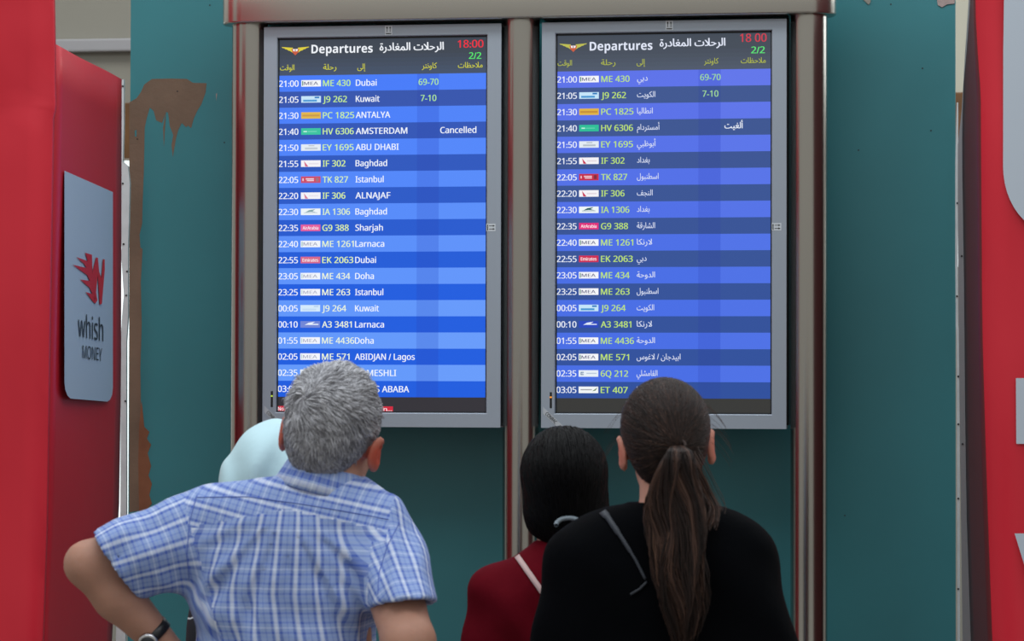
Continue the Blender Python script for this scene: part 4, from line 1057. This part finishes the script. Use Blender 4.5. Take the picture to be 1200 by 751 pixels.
    wh = C+R@np.array((-.022, -.085, .085)); d = p-wh; d -= nr*np.sum(d*nr, 1, keepdims=True); dist = np.linalg.norm(d, axis=1, keepdims=True); d /= dist+1e-6
    sw = np.cross(nr, d); fl = np.sin(l[:, :1]*60+l[:, 2:]*35)*.45+np.sin(l[:, 1:2]*70-l[:, 2:]*55)*.35
    d = d+sw*(.9*np.exp(-dist/.04)+fl)+(R@np.array((0, 0, -1.)))*.7; d -= nr*np.sum(d*nr, 1, keepdims=True)*.95; d /= np.linalg.norm(d, axis=1, keepdims=True)
    ln = np.interp(l[:, 2], [-.06, -.02, .05, .12], [.006, .011, .018, .022])*RNG.uniform(.75, 1.25, len(p))
    clump = .5+.5*np.sin(l[:, 0]*95+np.sin(l[:, 2]*70)*1.8)*np.sin(l[:, 2]*80+l[:, 0]*50+np.sin(l[:, 0]*60))
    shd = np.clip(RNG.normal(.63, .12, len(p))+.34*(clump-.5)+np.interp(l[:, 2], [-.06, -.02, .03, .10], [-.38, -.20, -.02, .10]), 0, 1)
    pt = grow_paths(p-nr*.002, d, nr, ln, 4, np.interp(l[:, 2], [-.06, 0, .1], [.001, .003, .007])[:, None, None]*(.5+clump[:, None, None]))
    st_ = strands('h', pt, [.0011, .0010, .0008, .0002], shd, None, None)
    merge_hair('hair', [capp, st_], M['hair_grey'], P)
    # eyebrows
    for q in (-1, 1):
        a_ = np.array([(q*(.014+.005*i), .100-.004*abs(i-2)*.9-.0012*i, .028+.0045*math.sin(i/6*PI)) for i in range(7)])
        k = RNG.integers(0, 7, 160); p0 = C+(a_[k]+RNG.normal(size=(160, 3))*.0016)@R.T; dd = (R@np.array((q*.9, .1, .2)))[None].repeat(160, 0)
        s3 = strands('b', grow_paths(p0, dd, dd*0, np.full(160, .008), 3, 0), [.0006, .0005, .0002], np.full(160, .3), None, None)
        merge_hair('eyebrow', [s3], M['hair_grey'], P)
    return P

def long_hair_cap(C, R, tie, cv, n, spread, rad, sc, zfront=.10):
    """strands that run over the skull from the hairline to the tie point (head frame)"""
    Vh, Qh = cv.mesh(); p, nr = sample_mesh(Vh, Qh, n); l = local(C, R, p)
    ctr = np.array((0, -.012, .030)); rr = np.array((.088, .108, .098)); a = (l-ctr)/rr; b = (np.array(tie)-ctr)/rr
    ra = np.linalg.norm(a, axis=1, keepdims=True); rb = np.linalg.norm(b); ua = a/ra; ub = b/rb
    S = 9; t = np.linspace(0, .92, S); om = np.arccos(np.clip(ua@ub, -1, 1))[:, None]
    out = []
    bv = bvh_of(Vh, Qh)
    for k in range(S):
        u = (np.sin((1-t[k])*om)*ua+np.sin(t[k]*om)*ub)/np.maximum(np.sin(om), .05); u /= np.linalg.norm(u, axis=1, keepdims=True)
        q = ctr+u*rr*(ra*(1-t[k])+rb*t[k])
        out.append(q+RNG.normal(size=q.shape)*spread*.3)
    path = np.stack(out, 1)
    W = path@R.T+C; flat_ = W.reshape(-1, 3)
    # lay every point on the cap surface
    for i in range(len(flat_)):
        h = bv.find_nearest(Vector(flat_[i]))
        if h[0] is not None: flat_[i] = np.array(h[0])+np.array(h[1])*(.0012+.0028*RNG.random())
    return (Vh, Qh), flat_.reshape(W.shape), l

def ponytail_woman():
    Y = -2.42; base = A3(780, 751, Y); bx = base[0]
    P = new_empty('person', (bx, Y, 0), 'person with long brown ponytail in a loose black top, seen from behind', 'person', GROUP)
    R = rot(-3, 8, 9); C = A3(781, 527, Y+.01)
    hips, kn, an = lower_body(P, bx, Y, .84, .165, M['denim'], M['whiteshoe'], parent=P)
    shL, elL = A3(682, 655, Y), A3(652, 812, Y-.03); wrL = elL+(.015, .08, -.225)
    shR, elR = A3(868, 655, Y), A3(905, 812, Y-.03); wrR = elR+(-.015, .08, -.225)
    v = Vol(axis(1.02, 1.60, .009, [(C[0]-.12, C[0]+.12, .0042), (wrL[0]-.03, wrL[0]+.04, .0055), (wrR[0]-.04, wrR[0]+.03, .0055)]), axis(Y-.22, Y+.30, .009, [(C[1]-.13, C[1]+.14, .0048)]), axis(-.02, C[2]+.17, .011, [(wrL[2]-.19, wrL[2], .0060), (C[2]-.16, C[2]+.17, .0045)]))
    rows = [prow(596, 725, 840, Y, .055), prow(615, 690, 870, Y, .075), prow(650, 665, 890, Y, .10), prow(700, 664, 888, Y, .105), prow(751, 672, 880, Y, .10), (1.0, bx, Y, .15, .11), (.88, bx, Y, .16, .115)]
    v.loft(rows, grow=-.008); legs_skin(v, hips, kn, an, (bx, Y, .88), .15)
    head(v, C, R, .96, A3(783, 612, Y-.01), .052, True, .085)
    for s_, e_, w_ in ((shL, elL, wrL), (shR, elR, wrR)):
        v.cone(s_, e_, .050, .038, .02); v.cone(e_, e_*.6+w_*.4, .037, .038, .015); v.cone(e_*.6+w_*.4, w_, .038, .024, .015)
    hand(v, wrL, (.02, .12, -1), (1, 0, 0), (0, 1, .1), .92, 14); hand(v, wrR, (-.02, .12, -1), (-1, 0, 0), (0, 1, .1), .92, 14)
    vol_obj('body', v, M['skin_fair'], P, flush=[(C+R@np.array((q*.084, -.01, .0)), .024) for q in (-1, 1)]+[(C+R@np.array((k*.010, .094, -.052)), .0055) for k in (-1, 0, 1)]); eyes(C, R, P, M['iris'])
    s = Vol(axis(.98, 1.62, .0075), axis(Y-.24, Y+.24, .0085), axis(.80, 1.56, .0075))
    rows = [prow(587, 741, 820, Y, .068), prow(593, 716, 845, Y, .076), prow(602, 696, 862, Y, .088), prow(622, 668, 884, Y, .104), prow(650, 654, 896, Y, .116), prow(700, 650, 898, Y, .122), prow(751, 656, 900, Y, .120), (1.0, bx, Y, .185, .13), (.86, bx, Y, .19, .135)]
    s.loft(rows, n=2.3)
    for s_, e_, w_, q in ((A3(694, 663, Y), elL, wrL, -1), (A3(856, 663, Y), elR, wrR, 1)):
        s.cone(s_, e_, .080, .070, .045); s.cone(e_, e_*.45+w_*.55, .068, .060, .03)
        m_ = e_*.5+w_*.5; s.plane(m_, w_-e_, m_-.12, m_+.14, .003)
    n0 = A3(783, 600, Y); s.cone(n0+np.array((0, .0, .0)), n0+np.array((0, 0, .12)), .050, .062, .004, 'sub')
    X, Yg, Z = s.ax[0][:, None, None], s.ax[1][None, :, None], s.ax[2][None, None, :]
    s.F += (.0030*np.sin((X-bx)*42+np.sin(Z*14)*1.4)*np.clip((1.42-Z)/.12, 0, 1)+.0022*np.sin(Z*40+X*28+Yg*20)).astype(np.float32)
    so, V, Q = vol_obj('top', s, M['blackcloth'], P, relax=1); bv = bvh_of(V, Q)
    v = Vol(axis(bx-.3, bx+.3, .012), axis(Y-.25, Y+.25, .012), axis(.84, 1.0, .01))
    # thin crossbody strap over the left shoulder
    def run(pts, n=10):
        h, nn = [], []
        for (x0, y0), (x1, y1) in zip(pts, pts[1:]):
            for t in np.linspace(0, 1, n)[:-1]:
                d_ = (at(x0+(x1-x0)*t, y0+(y1-y0)*t, 0)-CAMP).normalized(); r_ = bv.ray_cast(CAMP, d_)
                if r_[0]: h.append(r_[0]+r_[1]*.002); nn.append(r_[1])
        return h, nn
    h, nn = run([(707, 601), (713, 607), (730, 632), (745, 656), (758, 682)])
    ribbon('bag_strap', h, [.013]*8+[.010]*8+[.007]*8+[.005]*(max(0, len(h)-24)), .002, M['greystrap'], P, nn)
    h, nn = run([(758, 682), (750, 690), (738, 697)])
    if len(h) > 2: ribbon('bag_strap', h, .004, .002, M['greystrap'], P, nn)
    # hair pulled back into a ponytail
    cv = cap_vol(C, R, .005, .82, -.052, lumps=[((.004, -.098, .026), (.028, .020, .026))], s=.95)
    tie = (.014, -.116, .024)
    (Vh, Qh), paths, l = long_hair_cap(C, R, tie, cv, 5200, .002, None, None)
    band = .5+.5*np.sin(np.arctan2(l[:, 0]-tie[0], l[:, 2]-tie[2])*26+RNG.normal(size=len(l))*.5)
    sh_ = np.clip(RNG.normal(.34, .13, len(l))+.22*(band-.5), 0, 1)
    parts = [(Vh, Qh, np.full(len(Vh), .15)), strands('h', paths, [.0012]*8+[.0006], sh_, None, None)]
    T = C+R@np.array(tie)
    key = [(T, .010, .010), (A3(794, 530, Y-.140), .022, .018), (A3(790, 560, Y-.138), .034, .024), (A3(794, 595, Y-.135), .048, .026), (A3(797, 635, Y-.142), .050, .026), (A3(796, 675, Y-.145), .048, .025), (A3(798, 712, Y-.145), .040, .022), (A3(800, 752, Y-.143), .020, .016)]
    S = 16; N = 3000; tt = np.linspace(0, 1, S); kk = np.linspace(0, 1, len(key))
    cen = np.stack([np.interp(tt, kk, [k[0][i] for k in key]) for i in range(3)], 1); wx = np.interp(tt, kk, [k[1] for k in key]); wy = np.interp(tt, kk, [k[2] for k in key])
    cen = np.stack([smooth_interp(tt, kk, np.array([k[0][i] for k in key])) for i in range(3)], 1)
    a0 = RNG.random(N)*2*PI; r0 = np.sqrt(RNG.random(N)); u0 = r0*np.cos(a0); v0 = r0*np.sin(a0)
    wav = .20*np.sin(tt[None]*8+u0[:, None]*6)+.10*np.sin(tt[None]*17+v0[:, None]*9+u0[:, None]*4)
    clump = np.round(u0*5)/5
    ux = u0[:, None]*(1-.35*tt[None])+clump[:, None]*.35*tt[None]+wav
    ends = RNG.uniform(.80, 1.0, N)[:, None]; T2 = np.clip(tt[None]*ends, 0, 1)
    cenN = np.stack([np.interp(T2, tt, cen[:, i]) for i in range(3)], -1); wxN = np.interp(T2, tt, wx); wyN = np.interp(T2, tt, wy)
    pth = cenN.copy(); pth[..., 0] += ux*wxN; pth[..., 1] += v0[:, None]*wyN
    shd = np.clip(RNG.normal(.40, .12, N)+.30*np.sin(u0*11+v0*4)*.6-.10*(v0 > .3), 0, 1)
    parts.append(strands('h', pth, list(np.interp(tt, [0, .8, 1], [.0011, .0012, .0004])), shd, None, None))
    # the looser lock that sweeps behind the neck to the right
    N2 = 260; k2 = [T+np.array((.005, .02, -.02)), A3(809, 555, Y-.10), A3(821, 580, Y-.085), A3(832, 600, Y-.10), A3(826, 618, Y-.125)]
    kk2 = np.linspace(0, 1, 5); ex = RNG.uniform(.75, 1.02, N2)[:, None]; t2 = np.linspace(0, 1, 9)[None]*ex
    c2 = np.stack([np.interp(t2, kk2, [k[i] for k in k2]) for i in range(3)], -1); c2[..., 0] += RNG.normal(size=(N2, 1))*.010; c2[..., 1] += RNG.normal(size=(N2, 1))*.009; c2[..., 2] += RNG.normal(size=(N2, 1))*.006
    parts.append(strands('h', c2, list(np.linspace(.0011, .0005, 9)), np.clip(RNG.normal(.62, .12, N2), 0, 1), None, None))
    # a few flyaway hairs
    N3 = 34; th = RNG.uniform(-.3, PI+.3, N3); e0 = C[None]+np.stack([.083*np.cos(th), RNG.uniform(-.06, .02, N3), .04+.092*np.sin(th)], 1)@R.T
    dr = np.stack([np.cos(th), 0*th-.1, np.sin(th)*.5-.7], 1)@R.T; t3 = np.linspace(0, 1, 6)[None, :, None]
    p3 = e0[:, None]+dr[:, None]*t3*.035+np.array((0, 0, -1.))[None, None]*t3**2*.02; parts.append(strands('h', p3, [.0003]*5+[.00015], np.full(N3, .6), None, None))
    hr = merge_hair('hair', parts, M['hair_brown'], P)
    bm = bmesh.new(); pts = []
    for k in range(15): t = 2*PI*k/14; pts.append(T+np.array((.0135*math.cos(t), .004*math.sin(t), .0125*math.sin(t))))
    tube(bm, pts, .003, 8, False); obj('hair_tie', bm, M['brownband'], P, True)
    return P

def red_woman():
    Y = -1.90; base = A3(655, 751, Y); bx = base[0]+.0
    P = new_empty('person', (bx, Y, 0), 'person with black tied-back hair in a dark red top with a pale strap', 'person', GROUP)
    R = rot(0, 8, 12); C = A3(661, 578, Y+.02)
    hips, kn, an = lower_body(P, bx, Y, .80, .155, M['navy'], M['blackleather'], parent=P, feet=(.08, .08))
    shL, elL = A3(584, 698, Y), A3(553, 840, Y-.02); wrL = elL+(.0, .07, -.215)
    shR, elR = A3(724, 698, Y), A3(746, 840, Y-.02); wrR = elR+(.0, .07, -.215)
    v = Vol(axis(.80, 1.38, .009, [(C[0]-.11, C[0]+.11, .0045), (wrL[0]-.04, wrL[0]+.04, .0055), (wrR[0]-.04, wrR[0]+.04, .0055)]), axis(Y-.20, Y+.30, .009, [(C[1]-.13, C[1]+.14, .005)]), axis(-.02, C[2]+.17, .011, [(wrL[2]-.19, wrL[2], .0060), (C[2]-.16, C[2]+.17, .005)]))
    rows = [prow(640, 615, 700, Y, .05), prow(655, 600, 715, Y, .07), prow(680, 574, 735, Y, .09), prow(720, 572, 738, Y, .10), (1.05, bx, Y, .125, .095), (.95, bx, Y, .135, .10), (.85, bx, Y, .145, .105)]
    v.loft(rows, grow=-.008); legs_skin(v, hips, kn, an, (bx, Y, .84), .145)
    head(v, C, R, .94, A3(655, 660, Y-.01), .050, True, .078)
    for s_, e_, w_ in ((shL, elL, wrL), (shR, elR, wrR)):
        v.cone(s_, e_, .044, .034, .02); v.cone(e_, e_*.6+w_*.4, .034, .034, .015); v.cone(e_*.6+w_*.4, w_, .034, .023, .015)
    hand(v, wrL, (.02, .12, -1), (1, 0, 0), (0, 1, .1), .88, 14); hand(v, wrR, (-.02, .12, -1), (-1, 0, 0), (0, 1, .1), .88, 14)
    vol_obj('body', v, M['skin_fair'], P, flush=[(C+R@np.array((q*.084, -.01, .0)), .024) for q in (-1, 1)]+[(C+R@np.array((k*.010, .094, -.052)), .0055) for k in (-1, 0, 1)]); eyes(C, R, P, M['iris'])
    s = Vol(axis(.80, 1.40, .0075), axis(Y-.20, Y+.22, .0085), axis(.78, 1.50, .0075))
    rows = [prow(618, 634, 692, Y, .050), prow(634, 624, 700, Y, .058), prow(650, 605, 716, Y, .072), prow(662, 582, 734, Y, .086), prow(685, 564, 748, Y, .104), prow(720, 562, 750, Y, .112), prow(760, 566, 746, Y, .11), (1.0, bx, Y, .15, .115), (.84, bx, Y, .165, .125)]
    s.loft(rows, n=2.3)
    for s_, e_, w_ in ((A3(588, 700, Y), elL, wrL), (A3(722, 700, Y), elR, wrR)):
        s.cone(s_, e_, .064, .052, .035); s.cone(e_, w_, .050, .036, .025); s.plane(w_-(w_-e_)*.1, w_-e_, w_-.09, w_+.09, .003)
    n0 = A3(657, 618, Y); s.cone(n0-np.array((0, 0, .02)), n0+np.array((0, 0, .10)), .044, .052, .004, 'sub')
    X, Yg, Z = s.ax[0][:, None, None], s.ax[1][None, :, None], s.ax[2][None, None, :]
    s.F += (.0026*np.sin((X*.7+Z*.7)*70+np.sin(X*25))*np.clip((1.40-Z)/.1, 0, 1)+.002*np.sin(Z*34-X*45)).astype(np.float32)
    so, V, Q = vol_obj('top', s, M['redcloth'], P, relax=1); bv = bvh_of(V, Q)
    h, nn = [], []
    for t in np.linspace(0, 1, 22):
        d_ = (at(607+(690-607)*t, 653+(772-653)*t-8*math.sin(t*PI)*0, 0)-CAMP).normalized(); r_ = bv.ray_cast(CAMP, d_)
        if r_[0]: h.append(r_[0]+r_[1]*.0025); nn.append(r_[1])
    ribbon('bag_strap', h, .011, .002, M['palestrap'], P, nn)
    # black hair falling smooth from the crown, gathered low at the nape
    cv = cap_vol(C, R, .013, .52, -.085, lumps=[((0, -.055, -.035), (.076, .058, .062)), ((.050, -.01, -.03), (.038, .050, .065)), ((-.048, -.015, -.03), (.034, .048, .058)), ((.0, -.065, -.075), (.036, .034, .034))], s=.93)
    (Vh, Qh), paths, l = long_hair_cap(C, R, (.004, -.085, -.110), cv, 5200, .002, None, None)
    parts = [(Vh, Qh, np.full(len(Vh), .1)), strands('h', paths, [.0012]*8+[.0006], np.clip(RNG.normal(.3, .15, len(l)), 0, 1), None, None)]
    T = C+R@np.array((.004, -.088, -.098)); N = 800; S = 10; tt = np.linspace(0, 1, S)
    kk = np.linspace(0, 1, 4); key = [T, A3(672, 640, Y-.10), A3(676, 668, Y-.125), A3(676, 700, Y-.130)]
    cen = np.stack([np.interp(tt, kk, [k[i] for k in key]) for i in range(3)], -1); wx = np.interp(tt, [0, .35, .8, 1], [.012, .020, .018, .006])
    a0 = RNG.random(N)*2*PI; r0 = np.sqrt(RNG.random(N)); pth = np.repeat(cen[None], N, 0); pth[..., 0] += (r0*np.cos(a0))[:, None]*wx; pth[..., 1] += (r0*np.sin(a0))[:, None]*wx*.7
    parts.append(strands('h', pth, [.0012]*9+[.0004], np.clip(RNG.normal(.25, .1, N), 0, 1), None, None))
    merge_hair('hair', parts, M['hair_black'], P)
    bm = bmesh.new(); pts = []
    tc_ = A3(666, 614, Y-.115)
    for k in range(14): t = -.25+(PI+.5)*k/13; pts.append(tc_+np.array((.024*math.cos(t), .014*math.sin(t), .011*math.sin(t))))
    tube(bm, pts, .0048, 8, False); obj('hair_tie', bm, M['silk'], P, True)
    return P

def scarf_woman():
    Y = -1.92; base = A3(326, 751, Y); bx = base[0]
    P = new_empty('person', (bx, Y, 0), 'person in a pale blue headscarf and black patterned dress, mostly behind the plaid shirt', 'person', GROUP)
    R = rot(4, 6, -4); C = A3(327, 575, Y+.01)
    hips, kn, an = lower_body(P, bx, Y, .82, .165, M['pattern'], M['blackleather'], 'skirt', parent=P, feet=(.09, .09), skirt=True)
    v = Vol(axis(bx-.28, bx+.28, .01, [(C[0]-.11, C[0]+.11, .0048), (bx-.20, bx-.13, .0055), (bx+.13, bx+.20, .0055)]), axis(Y-.22, Y+.30, .01, [(C[1]-.13, C[1]+.14, .005)]), axis(-.02, C[2]+.17, .012, [(C[2]-.93, C[2]-.70, .006), (C[2]-.16, C[2]+.17, .005)]))
    rows = [(C[2]-.17, C[0], Y, .075, .06), (C[2]-.21, bx, Y, .15, .08), (C[2]-.27, bx, Y, .17, .10), (1.1, bx, Y, .15, .105), (.88, bx, Y, .16, .115)]
    v.loft(rows, grow=-.008); legs_skin(v, hips, kn, an, (bx, Y, .86), .15)
    head(v, C, R, .95, C-np.array((0, .015, .17)), .050, True, .078)
    js = []
    for q in (-1, 1):
        s_ = np.array((bx+q*.135, Y, C[2]-.245)); e_ = s_+np.array((q*.030, -.02, -.265)); w_ = e_+np.array((q*.004, .07, -.215)); js.append((s_, e_, w_, q))
        v.cone(s_, e_, .044, .034, .02); v.cone(e_, e_*.6+w_*.4, .034, .034, .015); v.cone(e_*.6+w_*.4, w_, .034, .023, .015)
        hand(v, w_, (0, .12, -1), (-q, 0, 0), (0, 1, .1), .88, 16)
    vol_obj('body', v, M['skin_fair'], P, flush=[(C+R@np.array((q*.084, -.01, .0)), .024) for q in (-1, 1)]+[(C+R@np.array((k*.010, .094, -.052)), .0055) for k in (-1, 0, 1)]); eyes(C, R, P, M['iris'])
    s = Vol(axis(bx-.30, bx+.30, .009), axis(Y-.20, Y+.28, .009), axis(.68, C[2]-.08, .009))
    s.loft([(C[2]-.15, C[0], Y, .07, .065), (C[2]-.20, bx, Y, .135, .09), (C[2]-.26, bx, Y, .165, .108), (C[2]-.38, bx, Y, .165, .115), (1.08, bx, Y, .155, .115), (.86, bx, Y, .172, .125)], n=2.3)
    for s_, e_, w_, q in js:
        s.cone(s_-np.array((q*.01, 0, 0)), e_, .056, .048, .03); s.cone(e_, w_, .046, .036, .02); s.plane(w_-(w_-e_)*.08, w_-e_, w_-.08, w_+.08, .003)
    vol_obj('dress_top', s, M['pattern'], P, relax=1)
    # headscarf: close over the skull, draping to the shoulders, open at the face
    h = Vol(axis(C[0]-.22, C[0]+.22, .006), axis(C[1]-.20, C[1]+.20, .006), axis(C[2]-.30, C[2]+.19, .006))
    L = lambda p: C+R@np.array(p, float)
    h.ell(L((0, -.020, .040)), (.106, .118, .106), R, 0)
    h.ell(L((0, -.020, -.040)), (.108, .105, .12), R, .05)
    h.cone(L((0, -.010, -.10)), (bx, Y-.005, C[2]-.21), .085, .130, .05)
    h.ell(L((0, .100, .0)), (.060, .075, .082), R, .012, 'sub')
    h.plane((bx, Y, C[2]-.235), (0, .15, -1), (bx-.4, Y-.4, C[2]-.5), (bx+.4, Y+.4, C[2]-.1), .006)
    X, Yg, Z = h.ax[0][:, None, None], h.ax[1][None, :, None], h.ax[2][None, None, :]
    lx, ly, lz = X-C[0], Yg-C[1], Z-C[2]
    h.F += (.0060*np.sin(np.arctan2(lx+.03, lz+.25)*26+ly*20)*np.clip((.14-lz)/.08, 0, 1)+.003*np.sin((lx*.8-lz*.6)*80+ly*30)).astype(np.float32)
    vol_obj('headscarf', h, M['scarf'], P, relax=1)
    return P

M['skin_man'] = skin_mat('skin_tanned', (178, 132, 112), (186, 82, 62)); M['skin_fair'] = skin_mat('skin_fair', (214, 158, 138), (204, 122, 104))
M['plaid'] = plaid_mat(); M['seamblue'] = mat('seam_thread', (88, 112, 190), .8)
M['navy'] = cloth_mat('navy_trousers', (34, 38, 54)); M['denim'] = cloth_mat('dark_denim', (40, 50, 74))
M['blackcloth'] = cloth_mat('black_jersey', (3, 4, 7), .9, bump=.3); M['redcloth'] = cloth_mat('dark_red_cloth', (96, 9, 23), .85)
M['scarf'] = cloth_mat('pale_blue_scarf', (196, 228, 236), .8, .02, .15); M['pattern'] = ramp_pattern_mat('black_dress_white_lines', (16, 18, 30), (215, 220, 226))
M['blackleather'] = mat('black_leather', (22, 22, 24), .4); M['whiteshoe'] = mat('white_shoe', (200, 200, 198), .5)
M['greystrap'] = mat('grey_strap', (44, 49, 58), .6); M['palestrap'] = mat('pale_strap', (206, 176, 172), .6); M['silk'] = mat('grey_silk_band', (120, 132, 140), .35)
M['chrome'] = mat('watch_steel', (200, 200, 202), .2, 1); M['brownband'] = mat('brown_band', (50, 34, 28), .7)
M['hair_grey'] = hair_mat('grey_hair', [(0, (70, 68, 70)), (.35, (136, 135, 140)), (.65, (186, 186, 191)), (1, (228, 228, 233))], .5, .3)
M['hair_brown'] = hair_mat('brown_hair', [(0, (14, 10, 9)), (.4, (42, 29, 25)), (.7, (80, 57, 47)), (1, (122, 92, 76))], .5, .25)
M['hair_black'] = hair_mat('black_hair', [(0, (3, 3, 4)), (.5, (9, 8, 10)), (1, (22, 19, 22))], .42, .14)
for k_ in ('blackcloth', 'redcloth'): M[k_].node_tree.nodes['Principled BSDF'].inputs['Specular IOR Level'].default_value = .06
man(); ponytail_woman(); red_woman(); scarf_woman()
